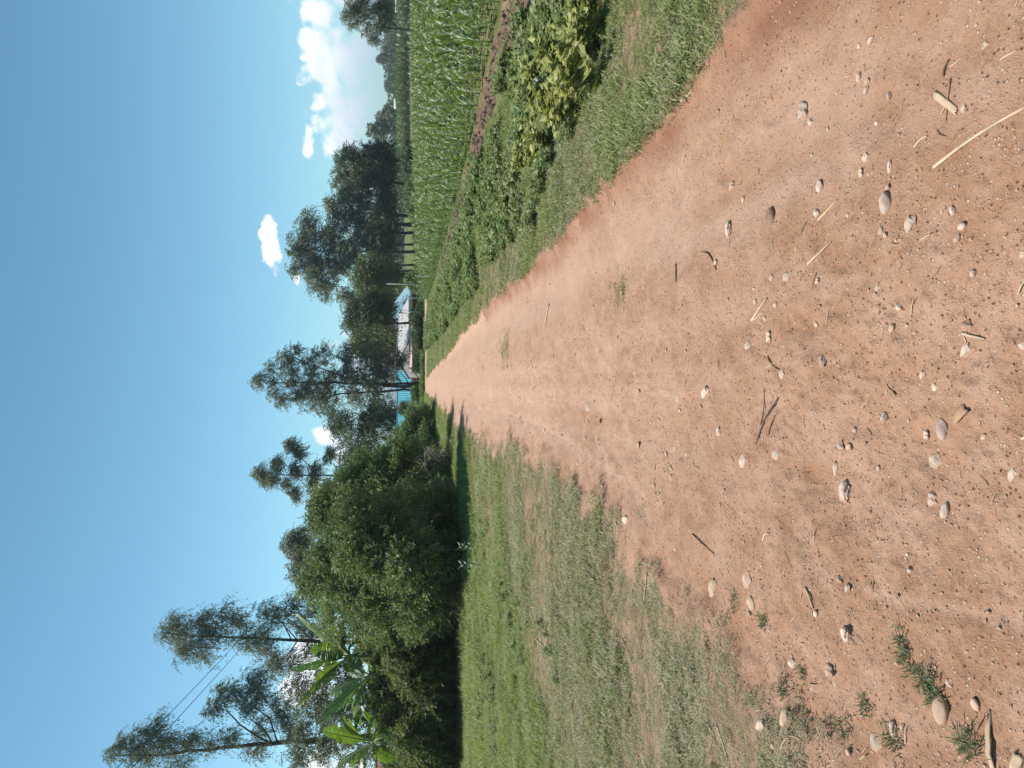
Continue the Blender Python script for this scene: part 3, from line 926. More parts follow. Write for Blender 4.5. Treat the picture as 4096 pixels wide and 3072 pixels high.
bush('hedge_bush', 'bright feathery bush at the road end of the left hedge', 'bush',
     [(1650,1740,46,46,33),(1690,1690,36,40,33),(1700,1770,44,44,32),(1660,1690,36,40,34),(1610,1770,40,40,34),(1725,1720,24,40,32),(1720,1800,34,40,30),(1655,1705,30,30,33),(1615,1750,30,30,34),(1700,1655,18,26,35),(1665,1800,40,40,31)], M_HEDGE2, 43,
     group='bushes of the left hedge', subs=14, sprays_per=34, L=.34, pairs=5, ll=.12, lw=.045, droop=.25, rs=.4, up=.5)
bush('hedge_bush', 'shaggy bush under the banana plants at the left edge', 'bush',
     [(1490,2560,60,70,21.4),(1600,2625,46,56,19.4),(1640,2700,56,60,19.1),(1655,2960,60,60,18.9),(1700,2790,60,70,19.2),(1560,2560,80,80,20.8),(1590,2680,70,80,20.9),(1650,2800,80,90,20.6),(1630,2920,70,80,20.8),(1690,2600,80,90,20.4),(1700,2720,70,90,20.2),(1700,2860,80,100,20.0),(1700,3000,80,100,19.6),
      (1680,2750,160,260,22.4),(1690,3080,90,80,19.6),(1760,2780,70,110,21.6),(1770,2640,70,100,21.4),(1770,2920,70,110,21.2),(1790,3040,60,100,20.4),(1600,2600,60,60,20.0),(1640,2660,70,80,19.6),(1590,2750,70,80,19.8),(1560,2680,60,70,20.2),(1740,2660,80,80,19.8),(1740,2760,80,80,20.0),(1560,2850,60,70,20.2),(1600,3020,70,80,20.0)], M_OLIVE, 44,
     group='bushes of the left hedge', **dict(KW_H, ll=.085, lw=.036, L=.45, droop=.4, subs=16, sprays_per=56, rs=.40))
bush('dark_bush', 'dark bush hiding part of the turquoise roof', 'bush', [(1612,1634,20,16,63.5)], M_DARK, 46, subs=12, sprays_per=16, L=.5, pairs=4, ll=.2, lw=.07, rs=.36)
# bare brush at the foot of the middle bush
mb = MB(); rng = np.random.default_rng(8)
c0, _ = gpt(1800, 1850)
for i in range(70):
    p = at(rng.uniform(1680, 1790), rng.uniform(1800, 1880), rng.uniform(21.5, 23))
    d = rdir(1, rng)[0]*rng.uniform(.25, .6)
    mb.tube(np.array([p-d, p+rng.normal(size=3)*.05, p+d]), [.008, .007, .003], 4, False)
o = mb.mesh('dead_brush', M_BARK_PALE)
tag(link('dead_brush', o), 'tangle of bare dry twigs at the foot of the hedge', 'twigs', kind='stuff')

# low lit hedge across the road end, dark hedge before the houses
def strip_foliage(name, x0, x1, y0, y1, h, mat, n, seed, label, ll=.12, lw=.05, L=.3):
    r = np.random.default_rng(seed)
    xx = r.uniform(x0, x1, n); yy = r.uniform(y0, y1, n)
    hh = h*(.65+.6*(fbm(xx, yy, .9, 3, seed)+.4))
    z = ground_z(xx, yy) + hh*r.random(n)**.6
    P = np.stack([xx, yy, z], 1)
    D_ = unit(rdir(n, r)+np.array([0, 0, .5]))
    v, f, t = sprays(P, D_, L*r.uniform(.6, 1.2, n), 4, ll, lw, .3, r, np.clip(.5+.8*fbm(xx, yy, .6, 3, seed+1), 0, 1))
    return tag(link(name, mesh_np(name, v, f, mat, False, dict(tint=t))), label, 'hedge', kind='stuff')
strip_foliage('low_hedge', -4.5, 2.2, 48.6, 49.8, .20, M_HEDGE2, 2600, 71, 'low sunlit strip of greenery across the end of the road')
strip_foliage('dark_hedge', .9, 4.6, 50.0, 52.6, .74, M_DARK, 3600, 72, 'dark shaded hedge in front of the grey roofed house')
strip_foliage('verge_hedge', -6.5, -2.4, 27, 45, .55, M_HEDGE2, 3500, 73, 'knee high greenery along the left side of the far road')
strip_foliage('house_bushes', 4.6, 12, 53, 57, .6, M_DARK, 2600, 74, 'dark low bushes between the maize and the brick house')
strip_foliage('yard_bushes', -1.4, -0.2, 50.4, 52, .8, M_HEDGE2, 500, 75, 'small clump of greenery left of the dark hedge', .16, .06)

# ================================================================== houses
M_WALL_BROWN = plain('red_brown_wall', (.20, .085, .06), .9, .25, 3)
M_WALL_GREY = plain('mauve_grey_plaster', (.42, .38, .40), .9, .12, 3)
M_WALL_PINK = plain('pinkish_plaster', (.62, .50, .45), .9, .12, 3)
M_TEAL = plain('turquoise_tin', (.030, .225, .285), .6, .07, 1.2, 0, .5)
M_BLUE = plain('pale_blue_tin', (.14, .28, .37), .65, .07, 1.2, 0, .5)
M_GREYTIN = plain('bare_tin_roof', (.36, .35, .36), .65, .10, 1.6, 0, .5)
M_PINKTIN = plain('rusty_pink_tin', (.66, .42, .42), .7, .25, 5)
M_RUSTTIN = plain('rusted_tin', (.17, .10, .07), .8, .3, 3)
M_FASCIA = plain('cream_board', (.55, .49, .36), .8, .15, 4)
M_DARKIN = plain('dark_interior', (.03, .025, .022), .9, .2, 4)
M_TIMBER = plain('grey_timber', (.30, .27, .24), .85, .25, 8)
m, b, out = newmat('window_glass')
p = b.n('ShaderNodeBsdfPrincipled'); b.put(p.inputs['Base Color'], (.03, .035, .04)); b.put(p.inputs['Roughness'], .12)
b.t.links.new(p.outputs[0], out.inputs[0]); M_GLASS = m

def roof_slope(p0, p1, q0, q1, mat, name, pitch=.19, amp=.018, th=.03):
    """corrugated sheet between eave p0-p1 and ridge q0-q1"""
    p0, p1, q0, q1 = map(lambda t: np.array(t, float), (p0, p1, q0, q1))
    L = max(np.linalg.norm(p1-p0), np.linalg.norm(q1-q0)); n = max(4, int(L/pitch)*4)
    t = np.linspace(0, 1, n)[:, None]
    nrm = np.cross(p1-p0, q0-p0); nrm /= np.linalg.norm(nrm)
    w = (amp*np.sin(np.linspace(0, n/4*2*np.pi, n)))[:, None]*nrm
    e = p0+(p1-p0)*t+w; r = q0+(q1-q0)*t+w
    v = np.concatenate([e, r, e-nrm*th, r-nrm*th])
    i = np.arange(n-1)
    f = [np.stack([i, i+1, n+i+1, n+i], 1), np.stack([2*n+i+1, 2*n+i, 3*n+i, 3*n+i+1], 1), np.stack([i+1, i, 2*n+i, 2*n+i+1], 1), np.stack([n+i, n+i+1, 3*n+i+1, 3*n+i], 1),
         np.array([[0, n, 3*n, 2*n], [2*n-1, n-1, 3*n-1, 4*n-1]])]
    return mesh_np(name, v, np.concatenate(f), mat, False)

def house(name, label, loc, rz, Lx, Ly, eave, ridge, roofmat, wallmat, gablemat=None, hip=0.0, over=.35, ver=0.0, windows=(), posts=(), doors=(), fascia=True):
    o = empty(name, loc, label, 'house', None, rz)
    y0 = ver
    mb = MB()
    t = .2
    link('front_wall', mb.box((0, y0, -.6), (Lx, y0+t, eave-.03)).mesh('house_wall', wallmat), o)
    link('back_wall', MB().box((0, Ly-t, -.6), (Lx, Ly, eave-.03)).mesh('house_wall', wallmat), o)
    for x in (0, Lx-t):
        g = MB()
        zt = eave - .04
        g.box((x, y0+t+.002, -.6), (x+t, Ly-t-.002, zt))
        if not hip or x == 0:
            ym = Ly/2
            v = [(x, .02, zt+.003), (x+t, .02, zt+.003), (x, Ly-.02, zt+.003), (x+t, Ly-.02, zt+.003), (x, ym, ridge-.06), (x+t, ym, ridge-.06)]
            g.add(v, [(0, 2, 3, 1), (0, 1, 5, 4), (3, 2, 4, 5)]); g.add(v, [(0, 4, 2), (1, 3, 5)])
        link('gable_wall', g.mesh('house_gable', gablemat or wallmat), o)
    dz = (ridge-eave)/(Ly/2)*over
    xr = Lx+over-hip
    link('roof', roof_slope((-over, -over, eave-dz), (Lx+over, -over, eave-dz), (-over, Ly/2, ridge), (xr, Ly/2, ridge), roofmat, 'roof_front'), o)
    link('roof', roof_slope((Lx+over, Ly+over, eave-dz), (-over, Ly+over, eave-dz), (xr, Ly/2, ridge), (-over, Ly/2, ridge), roofmat, 'roof_back'), o)
    if hip:
        link('roof', roof_slope((Lx+over, -over, eave-dz-.002), (Lx+over, Ly+over, eave-dz-.002), (xr+.004, Ly/2-.03, ridge), (xr+.004, Ly/2+.03, ridge), roofmat, 'roof_hip'), o)
    rc = MB().tube([(-over, Ly/2, ridge+.02), (xr, Ly/2, ridge+.02)], .06, 8)
    link('ridge_cap', rc.mesh('ridge_cap', roofmat), o)
    if fascia:
        fb = MB().box((-over, -over-.025, eave-dz-.20), (Lx+over, -over-.003, eave-dz-.035))
        link('fascia', fb.mesh('fascia', M_FASCIA), o)
    for (x, z, w, h) in windows:
        fr = MB(); s = .07
        fr.box((x-w/2, y0-.05, z), (x-w/2+s, y0-.003, z+h)); fr.box((x+w/2-s, y0-.05, z), (x+w/2, y0-.003, z+h))
        fr.box((x-w/2+s, y0-.05, z), (x+w/2-s, y0-.003, z+s)); fr.box((x-w/2+s, y0-.05, z+h-s), (x+w/2-s, y0-.003, z+h))
        fr.box((x-s/3, y0-.045, z+s), (x+s/3, y0-.005, z+h-s))
        wn = link('window', fr.mesh('window_frame', M_WHITE), o)
        for sx in (-1, 1):
            a, c = sorted((x+sx*s/3, x+sx*(w/2-s)))
            link('pane', MB().box((a, y0-.02, z+s), (c, y0-.006, z+h-s)).mesh('pane', M_GLASS), wn)
    for (x, w, h) in doors:
        d = link('door', MB().box((x-w/2, y0-.04, -.3), (x+w/2, y0-.004, h)).mesh('door', M_DARKIN), o)
        link('handle', MB().box((x+w/2-.12, y0-.075, h*.45), (x+w/2-.07, y0-.041, h*.45+.12)).mesh('handle', M_TIN_GREY), d)
    for x in posts:
        link('post', MB().tube([(x, -.12, -.6), (x, -.12, eave-.03)], .055, 8).mesh('post', M_WHITE), o)
    return o

zA = -2.05
house('turquoise_roofed_house', 'house with a bright turquoise roof at the end of the road', (-5.6, 66, zA), 0, 6.4, 5.6, 2.87, 3.95, M_TEAL, M_WALL_BROWN,
      windows=((5.55, 1.95, .75, .62), (3.3, 1.95, .75, .62), (1.4, 1.95, .75, .62)), doors=((4.5, .85, 2.0),))
house('grey_roofed_house', 'house with a pale grey tin roof and a shaded mauve gable', (3.5, 60, -2.0), math.atan2(3, 5), 4.3, 5.9, 2.98, 3.86, M_GREYTIN, M_WALL_BROWN, M_WALL_GREY, over=.05,
      ver=1.5, posts=(.15, 2.05, 2.75, 4.15), windows=((3.5, 1.2, .8, .9),), doors=((1.5, .9, 2.1),))
house('blue_roofed_house', 'red walled house with a pale blue roof beside the grove', (3.6, 75, -2.0), 0, 6.4, 6, 2.85, 4.55, M_BLUE, M_WALL_BROWN, hip=2.3,
      windows=((5.4, 1.2, .8, .9), (3.6, 1.2, .8, .9)), doors=((4.5, .9, 2.1),))
# low lean-to with a rusty pink roof
o = empty('lean_to_shed', (1.0, 56.5, gz(2.5, 57)), 'low lean-to with a faded pink roof behind the dark hedge', 'shed')
zt = .93-o.location.z
link('roof', roof_slope((0, 0, zt-.16), (3.5, 0, zt-.20), (0, 1.8, zt), (3.5, 1.8, zt-.03), M_PINKTIN, 'shed_roof'), o)
for x in (.1, 1.75, 3.4):
    link('post', MB().tube([(x, .15, -.3), (x, .15, zt-.24)], .05, 7).mesh('shed_post', M_TIMBER), o)
    link('post', MB().tube([(x, 1.6, -.3), (x, 1.6, zt-.1)], .05, 7).mesh('shed_post', M_TIMBER), o)
link('back_wall', MB().box((0, 1.7, -.3), (3.5, 1.78, zt-.08)).mesh('shed_wall', M_DARKIN), o)
# white post
p = at(1655, 1138, 68)
mb = MB().tube([(p[0], p[1], gz(p[0], p[1])-.2), (p[0]+.02, p[1], 2.9)], [.07, .05], 8)
o = link('white_pole', mb.mesh('white_pole', M_TIMBER, True)); tag(o, 'thin pale pole at the corner of the pale blue roof', 'pole')
# pale house behind the bananas
house('pale_house', 'pale plastered house half hidden at the left edge', (-18.6, 27, gz(-15, 27)), 0, 4.6, 4, 2.05, 2.5, M_RUSTTIN, M_WALL_PINK, windows=((3.0, 1.0, .7, .8),))

# wires
M_WIRE = plain('black_wire', (.02, .02, .022), .5, .1, 2)
mbs = []
for i, (Va, ya, Vb, yb) in enumerate([(653, 2869, 1157, 2346), (707, 2865, 1180, 2350)]):
    A = at(Va, ya, 30); Bq = at(Vb, yb, 75)
    d = Bq-A
    A2 = A - d*.9; B2 = A + d*1.35
    ts = np.linspace(0, 1, 24)[:, None]
    pts = A2+(B2-A2)*ts; pts[:, 2] -= (1.2*4*ts*(1-ts)).ravel()*.4 - .35
    o = link('power_line', MB().tube(pts, .014, 5).mesh('power_line', M_WIRE, True))
    tag(o, ['upper of the two black wires sloping between the eucalyptus trees', 'lower of the two black wires sloping between the eucalyptus trees'][i], 'wire', 'wires above the hedge')
    mbs.append(B2)
P = (mbs[0]+mbs[1])/2
o = empty('utility_pole', (P[0], P[1], gz(P[0], P[1])), 'wooden pole carrying the two wires behind the trees', 'pole')
h = max(P[2]-o.location.z, 3)
link('shaft', MB().tube([(0, 0, -.3), (0, 0, h+.5)], [.14, .10], 9).mesh('pole_shaft', M_TIMBER, True), o)
link('crossarm', MB().box((-.7, -.06, h-.25), (.7, .06, h-.1)).mesh('crossarm', M_TIMBER), o)

# ================================================================== banana plants
M_BANANA = leafmat('banana_leaf', (.065, .12, .030), (.185, .265, .060), 0.42, 0.05, 0.45, (1.25, 1.35, .45))
M_BSTEM = plain('banana_stem', (.16, .17, .07), .7, .3, 8)
M_BRIB = plain('banana_rib', (.28, .33, .12), .6, .15, 8)
M_BDRY = leafmat('dry_banana_leaf', (.22, .14, .06), (.36, .25, .12), .25, .04)
def banana_leaf(root, tip, width, rng, sag=.25):
    n = 26
    t = np.linspace(0, 1, n)
    d = tip-root; L = np.linalg.norm(d)
    mid = root + d*t[:, None]
    arch = np.sin(t*np.pi*.86)*L*sag
    mid[:, 2] += arch
    tan = unit(np.gradient(mid, axis=0))
    side = unit(np.cross(tan, np.array([0, 0, 1.0]) + rng.normal(size=3)*.35))
    nrm = np.cross(side, tan)
    prof = np.clip(np.sin(np.pi*np.clip((t-.16)/.84, 0, 1))**.55, 0, 1)*width
    v = []; f = []; ti = []
    base = .5+rng.normal(0, .2)
    for s in (-1, 1):
        i = 4
        while i < n-1:
            seg = rng.integers(1, 4)
            j = min(n-1, i+seg)
            dr = rng.uniform(.05, .5); wv = rng.uniform(.82, 1.05)
            gap = .12
            tn = np.clip(base+rng.normal(0, .12), 0, 1)
            for k in range(i, j):
                a0, a1 = mid[k], mid[k+1]
                if k == j-1: a1 = mid[k]*(gap) + mid[k+1]*(1-gap)
                m0 = a0+side[k]*s*prof[k]*.5*wv + nrm[k]*prof[k]*(.12-dr*.15)
                m1 = a1+side[k+1]*s*prof[k+1]*.5*wv + nrm[k+1]*prof[k+1]*(.12-dr*.15)
                e0 = a0+side[k]*s*prof[k]*wv - nrm[k]*prof[k]*dr*.8 + tan[k]*.05
                e1 = a1+side[k+1]*s*prof[k+1]*wv - nrm[k+1]*prof[k+1]*dr*.8 + tan[k+1]*.05
                q = len(v)
                v += [a0, a1, m1, m0, e1, e0]; f += [[q, q+1, q+2, q+3], [q+3, q+2, q+4, q+5]]; ti += [tn]*6
            i = j
    return np.array(v), np.array(f), np.array(ti), mid
def banana(label, V, y, D, tips, seed, width=.24):
    r = np.random.default_rng(seed)
    c = at(V, y, D)
    zg = gz(c[0], c[1])
    o = empty('banana_plant', (c[0], c[1], zg), label, 'banana plant', 'banana plants above the hedge')
    off = np.array([c[0], c[1], zg])
    ps = MB().tube(np.array([[0, 0, -.1], [.03, 0, (c[2]-zg)*.5], [0, 0, c[2]-zg-.25], [0, 0, c[2]-zg]]), [.15, .12, .09, .05], 10)
    link('pseudostem', ps.mesh('pseudostem', M_BSTEM, True), o)
    for (tv, ty, sag) in tips:
        tip = at(tv, ty, D+r.uniform(-.7, .7)); tip = c+(tip-c)*1.15
        v, f, t, mid = banana_leaf(c-off, tip-off, width*r.uniform(.8, 1.15), r, sag)
        lf = link('leaf', mesh_np('banana_leaf', v, f, M_BANANA, False, dict(tint=t)), o)
        link('midrib', MB().tube(mid, np.linspace(.025, .005, len(mid)), 5).mesh('midrib', M_BRIB, True), lf)
    for k in range(3):
        a = r.uniform(0, 6.28)
        tip = np.array([math.cos(a)*.45, math.sin(a)*.45, (c[2]-zg)*.45])
        v, f, t, mid = banana_leaf(np.array([0, 0, c[2]-zg-.15]), tip, .16, r, .18)
        link('dry_leaf', mesh_np('dry_leaf', v, f, M_BDRY, False, dict(tint=t)), o)
banana('tallest banana plant with upright torn leaves below the feathery eucalyptus', 1405, 2625, 20.2,
       [(1218,2481,.05),(1307,2415,.10),(1195,2669,.03),(1232,2792,.10),(1300,2540,.05),(1340,2470,.22),(1290,2735,.16),(1400,2500,.30),(1330,2560,.12),(1270,2600,.04),(1440,2560,.35),(1460,2690,.3)], 1)
banana('middle banana plant with shredded leaves drooping to the left', 1480, 2700, 19.9,
       [(1307,2861,.06),(1470,2869,.22),(1545,2840,.30),(1399,2823,.12),(1600,2770,.34),(1400,2640,.12),(1540,2610,.3),(1350,2760,.08),(1440,2880,.14),(1560,2900,.3),(1600,2680,.3)], 2)
banana('leftmost banana plant with pale leaf backs at the left edge', 1500, 2968, 19.7,
       [(1326,2930,.05),(1368,3061,.10),(1483,3100,.22),(1560,2895,.30),(1590,3030,.3),(1400,2890,.15),(1420,3050,.12),(1530,2860,.25),(1600,2940,.3)], 3)

# ================================================================== scattering with geometry nodes (things nobody could count)
def variant(name, v, f, mat, tint=None, dry=None, smooth=False):
    at_ = {}
    if tint is not None: at_['tint'] = tint
    if dry is not None: at_['dry'] = dry
    me = mesh_np(name, v, f, mat, smooth, at_)
    return bpy.data.objects.new(name, me)          # kept out of the scene: only its copies show

def scatter(name, pts, rot, scl, variants, label, cat, dry=None, seed=1):
    n = len(pts)
    me = bpy.data.meshes.new(name)
    me.vertices.add(n)
    me.vertices.foreach_set('co', np.asarray(pts, np.float32).ravel())
    a = me.attributes.new('rotv', 'FLOAT_VECTOR', 'POINT'); a.data.foreach_set('vector', np.asarray(rot, np.float32).ravel())
    a = me.attributes.new('scl', 'FLOAT', 'POINT'); a.data.foreach_set('value', np.asarray(scl, np.float32))
    a = me.attributes.new('pick', 'INT', 'POINT'); a.data.foreach_set('value', np.random.default_rng(seed).integers(0, len(variants), n).astype(np.int32))
    a = me.attributes.new('dry', 'FLOAT', 'POINT'); a.data.foreach_set('value', np.asarray(dry if dry is not None else np.zeros(n), np.float32))
    o = link(name, me)
    ng = bpy.data.node_groups.new(name + '_scatter', 'GeometryNodeTree')
    ng.interface.new_socket('Geometry', in_out='INPUT', socket_type='NodeSocketGeometry')
    ng.interface.new_socket('Geometry', in_out='OUTPUT', socket_type='NodeSocketGeometry')
    N, Lk = ng.nodes, ng.links
    gi = N.new('NodeGroupInput'); go = N.new('NodeGroupOutput')
    iop = N.new('GeometryNodeInstanceOnPoints')
    join = N.new('GeometryNodeJoinGeometry')
    for vo in variants:
        oi = N.new('GeometryNodeObjectInfo'); oi.inputs['Object'].default_value = vo; oi.inputs['As Instance'].default_value = True
        Lk.new(oi.outputs['Geometry'], join.inputs[0])
    def na(nm, ty):
        q = N.new('GeometryNodeInputNamedAttribute'); q.data_type = ty; q.inputs[0].default_value = nm
        return [s for s in q.outputs if s.enabled and s.name == 'Attribute'][0]
    e2r = N.new('FunctionNodeEulerToRotation')
    Lk.new(na('rotv', 'FLOAT_VECTOR'), e2r.inputs[0])
    Lk.new(gi.outputs[0], iop.inputs['Points']); Lk.new(join.outputs[0], iop.inputs['Instance'])
    iop.inputs['Pick Instance'].default_value = True
    Lk.new(na('pick', 'INT'), iop.inputs['Instance Index'])
    Lk.new(e2r.outputs[0], iop.inputs['Rotation'])
    Lk.new(na('scl', 'FLOAT'), iop.inputs['Scale'])
    Lk.new(iop.outputs[0], go.inputs[0])
    md = o.modifiers.new('scatter', 'NODES'); md.node_group = ng
    return tag(o, label, cat, kind='stuff')

# ------------------------------------------------------------------ grass
M_GRASS = leafmat('grass_blade', (.135, .155, .065), (.35, .36, .19), 0.34, 0.02, 0.6, (1.1, 1.25, .6), inst=(.42, .36, .26))
M_GRASS_LUSH = leafmat('lush_grass_blade', (.165, .195, .070), (.33, .35, .15), 0.38, 0.02, 0.6, (1.1, 1.3, .55), inst=(.34, .31, .18))
def tuft(name, seed, blades, rad, h, w, mat, lean=.6):
    r = np.random.default_rng(seed)
    a = r.uniform(0, 6.28, blades); q = rad*np.sqrt(r.random(blades))
    b = np.stack([q*np.cos(a), q*np.sin(a), -.004+0*a], 1)
    az = r.uniform(0, 6.28, blades)
    l = h*r.uniform(.55, 1.35, blades)
    le = lean*r.uniform(.3, 1.5, blades)
    d0 = unit(np.stack([np.cos(az)*le*.6, np.sin(az)*le*.6, np.ones(blades)], 1))
    d1 = unit(np.stack([np.cos(az)*le*1.6, np.sin(az)*le*1.6, np.ones(blades)*.75], 1))
    wd = np.stack([-np.sin(az), np.cos(az), 0*az], 1)
    ww = w*r.uniform(.7, 1.3, blades)[:, None]
    m = b + d0*(l*.5)[:, None]; t = m + d1*(l*.55)[:, None]
    v = np.stack([b-wd*ww*.4, b+wd*ww*.4, m+wd*ww*.5, m-wd*ww*.5, t], 1).reshape(-1, 3)
    i = np.arange(blades)*5
    f4 = np.stack([i, i+1, i+2, i+3], 1); f3 = np.stack([i+3, i+2, i+4], 1)
    return variant(name, v, [f4, f3], mat, np.repeat(np.clip(r.normal(.48, .36, blades), 0, 1), 5))
TUFT = [tuft('short_tuft', 500+i, 30, .065, .034, .0040, M_GRASS, 2.2) for i in range(6)]
TUFTL = [tuft('lush_tuft', 520+i, 30, .070, .052, .0044, M_GRASS_LUSH, 1.5) for i in range(6)]

rng = np.random.default_rng(77)
acc_s = [[], [], [], []]; acc_l = [[], [], [], []]
for (y0, y1, den, sc) in [(1.2, 3, 900, .75), (3, 5, 850, .8), (5, 8, 680, .9), (8, 13, 380, 1.1), (13, 20, 160, 1.45), (20, 32, 80, 1.7), (32, 50, 60, 1.7)]:
    xw = .60*(y1+.2)+.7
    n = int(den*2*xw*(y1-y0))
    x = rng.uniform(-xw, xw, n); y = rng.uniform(y0, y1, n)
    k = np.abs(x) < .60*y+.8
    x, y = x[k], y[k]
    c = cover(x, y)
    k = rng.random(len(x)) < c
    x, y, c = x[k], y[k], c[k]
    k = ~((x < -4.2) & (y > 22)) & ~((x < -9) & (y > 22)) & (x < 6.5)
    x, y, c = x[k], y[k], c[k]
    z = ground_z(x, y)
    xl = np.interp(y, XL[:, 0], XL[:, 1])
    ln = fbm(x, y, 1.4, 4, 72)
    patchy = fbm(x, y, .8, 4, 74)
    lush = np.where(x < 0, sstep(1.2, 4.3, xl-x + 2.8*ln + .2*(y-6)), .10 + 1.2*ln + .6*sstep(2.2, 3.0, x))
    pl = rng.random(len(x)) < lush
    dry = np.clip(np.where(x < 0, .75, .38) - .75*np.clip(lush, 0, 1) + .5*fbm(x, y, .5, 3, 73) + rng.normal(0, .18, len(x)), 0, 1)
    s = sc*rng.uniform(.65, 1.3, len(x))*(.75+.4*c)*np.clip(1+1.1*patchy, .55, 1.6)
    rot = np.stack([rng.normal(0, .12, len(x)), rng.normal(0, .12, len(x)), rng.uniform(0, 6.28, len(x))], 1)
    for acc_, sel in ((acc_s, ~pl), (acc_l, pl)):
        acc_[0].append(np.stack([x, y, z], 1)[sel]); acc_[1].append(rot[sel]); acc_[2].append(s[sel]); acc_[3].append(dry[sel])
cat_ = lambda a: [np.concatenate(q) for q in a]
P, Rr, S, Dd = cat_(acc_s)
scatter('short_grass', P, Rr, S, TUFT, 'short greyish dry grass on the worn verge', 'grass', Dd)
P, Rr, S, Dd = cat_(acc_l)
scatter('green_grass', P, Rr, S, TUFTL, 'greener taller grass on both sides of the track', 'grass', Dd)
# longer grass at the foot of the hedge and out in the lee of it
n = 5200
x = rng.uniform(-13, -1.5, n); y = rng.uniform(14, 31, n)
hx = np.interp(y, [14, 15.5, 17, 20, 25, 31], [-6.4, -5.2, -4.3, -3.6, -2.8, -2.3])
k = ((x < hx+.7) & (x > hx-3.0)) | ((x < -6.5) & (y > 18.5) & (y < 22))
k &= rng.random(n) < .55
x, y = x[k], y[k]
scatter('hedge_grass', np.stack([x, y, ground_z(x, y)], 1), np.stack([0*x, 0*x, rng.uniform(0, 6.28, len(x))], 1), rng.uniform(2.2, 4.6, len(x)), TUFTL,
        'longer grass along the foot of the left hedge', 'grass', np.clip(rng.normal(.15, .15, len(x)), 0, 1))
# grass of the fields under and beyond the grove
n = 16000
x = rng.uniform(8, 75, n); y = rng.uniform(51, 112, n); k = (x < .62*y) & (x > 12+.0*y)
x, y = x[k], y[k]
scatter('meadow_grass', np.stack([x, y, ground_z(x, y)], 1), np.stack([0*x, 0*x, rng.uniform(0, 6.28, len(x))], 1), rng.uniform(4, 7, len(x)), TUFTL,
        'pale meadow grass under and beside the grove', 'grass', np.clip(rng.normal(.35, .2, len(x)), 0, 1))

# ------------------------------------------------------------------ maize
M_MAIZE = leafmat('maize_leaf', (.085, .128, .036), (.175, .228, .080), .40, .04, .5, (1.1, 1.25, .55))
M_MSTALK = plain('maize_stalk', (.13, .19, .06), .6, .25, 10)
def maize_leaf(az, z0, L, w, arch, r):
    n = 7
    t = np.linspace(0, 1, n)
    rr = L*(t*.85 - .12*t*t); zz = z0 + L*(arch*np.sin(t*2.2)*.55 - .18*t*t)
    c, s = math.cos(az), math.sin(az)
    mid = np.stack([rr*c, rr*s, zz], 1)
    sd_ = np.array([-s, c, 0.0])
    tw = r.normal(0, .5)*t
    wv = w*np.clip(np.sin(np.pi*(t*.86+.14))**.7, .02, 1)
    up = np.array([0, 0, 1.0])
    sv = sd_[None]*np.cos(tw)[:, None] + up[None]*np.sin(tw)[:, None]
    e0 = mid + sv*wv[:, None]*.5 + up*wv[:, None]*.22
    e1 = mid - sv*wv[:, None]*.5 + up*wv[:, None]*.22
    v = np.concatenate([mid, e0, e1]); i = np.arange(n-1)
    f = np.concatenate([np.stack([i, i+1, n+i+1, n+i], 1), np.stack([i+1, i, 2*n+i, 2*n+i+1], 1)])
    return v, f
def maize_kit(seed):
    r = np.random.default_rng(seed)
    h = r.uniform(.36, .48); k = r.integers(8, 11); az = r.uniform(0, 6.28)
    stalk = MB().tube([(0, 0, -.05), (.005, 0, h*.6), (0, .004, h)], [.014, .011, .006], 6)
    lv = []
    for i in range(k):
        f = i/(k-1)
        a = az + i*math.pi + r.normal(0, .35)
        lv.append(maize_leaf(a, h*(.08+.9*f), r.uniform(.42, .62)*(1-.35*abs(f-.45)), r.uniform(.050, .075), .35+.95*f+r.normal(0, .1), r) + (np.clip(r.normal(.45+.2*f, .15), 0, 1),))
    return stalk, lv
KITS = []; MAIZEV = []
for i in range(6):
    st, lv = maize_kit(700+i)
    sm = st.mesh('stalk', M_MSTALK, True)
    lm = [mesh_np('leaf', v, f, M_MAIZE, True, dict(tint=np.full(len(v), t))) for v, f, t in lv]
    KITS.append((sm, lm))
    mb = MB()
    mb.v += st.v; mb.f4 += st.f4; mb.f3 += st.f3; mb.n = st.n
    tin = [np.full(st.n, .35)]
    for v, f, t in lv:
        mb.add(v, f); tin.append(np.full(len(v), t))
    me = mb.mesh('maize_plant', M_MAIZE, True, dict(tint=np.concatenate(tin)))
    MAIZEV.append(bpy.data.objects.new('maize_plant_variant', me))
mp = []
for k in range(60):
    yy = np.arange(6.5, 50.5, .27) + rng.normal(0, .04, 163)
    xx = soil_x(yy) + .80 + .62*k + rng.normal(0, .05, 163)
    mp.append(np.stack([xx, yy], 1))
mp = np.concatenate(mp)
x, y = mp[:, 0], mp[:, 1]
k = (x < .60*y+1.2) & (rng.random(len(x)) < .94) & ((y < 43.6 - .15*(x < 8)) | (x > 8.5)) & (y < 46+.2*x)
mp = mp[k]; x, y = mp[:, 0], mp[:, 1]
edge = x - soil_x(y)
ms = (.80 + .32*sstep(.4, 3.2, edge) + .25*fbm(x, y, 3.5, 3, 81) + .25*sstep(12, 22, x))*rng.uniform(.70, 1.12, len(x))*.93
mz = ground_z(x, y)
infr = (x < .535*np.hypot(y, 1.5)+.15)
order = np.argsort(np.where(infr, y/ms, 1e6))
sel = order[:300]; rest = order[300:]
LBL_M = 'young green maize plant standing in the near rows of the field'
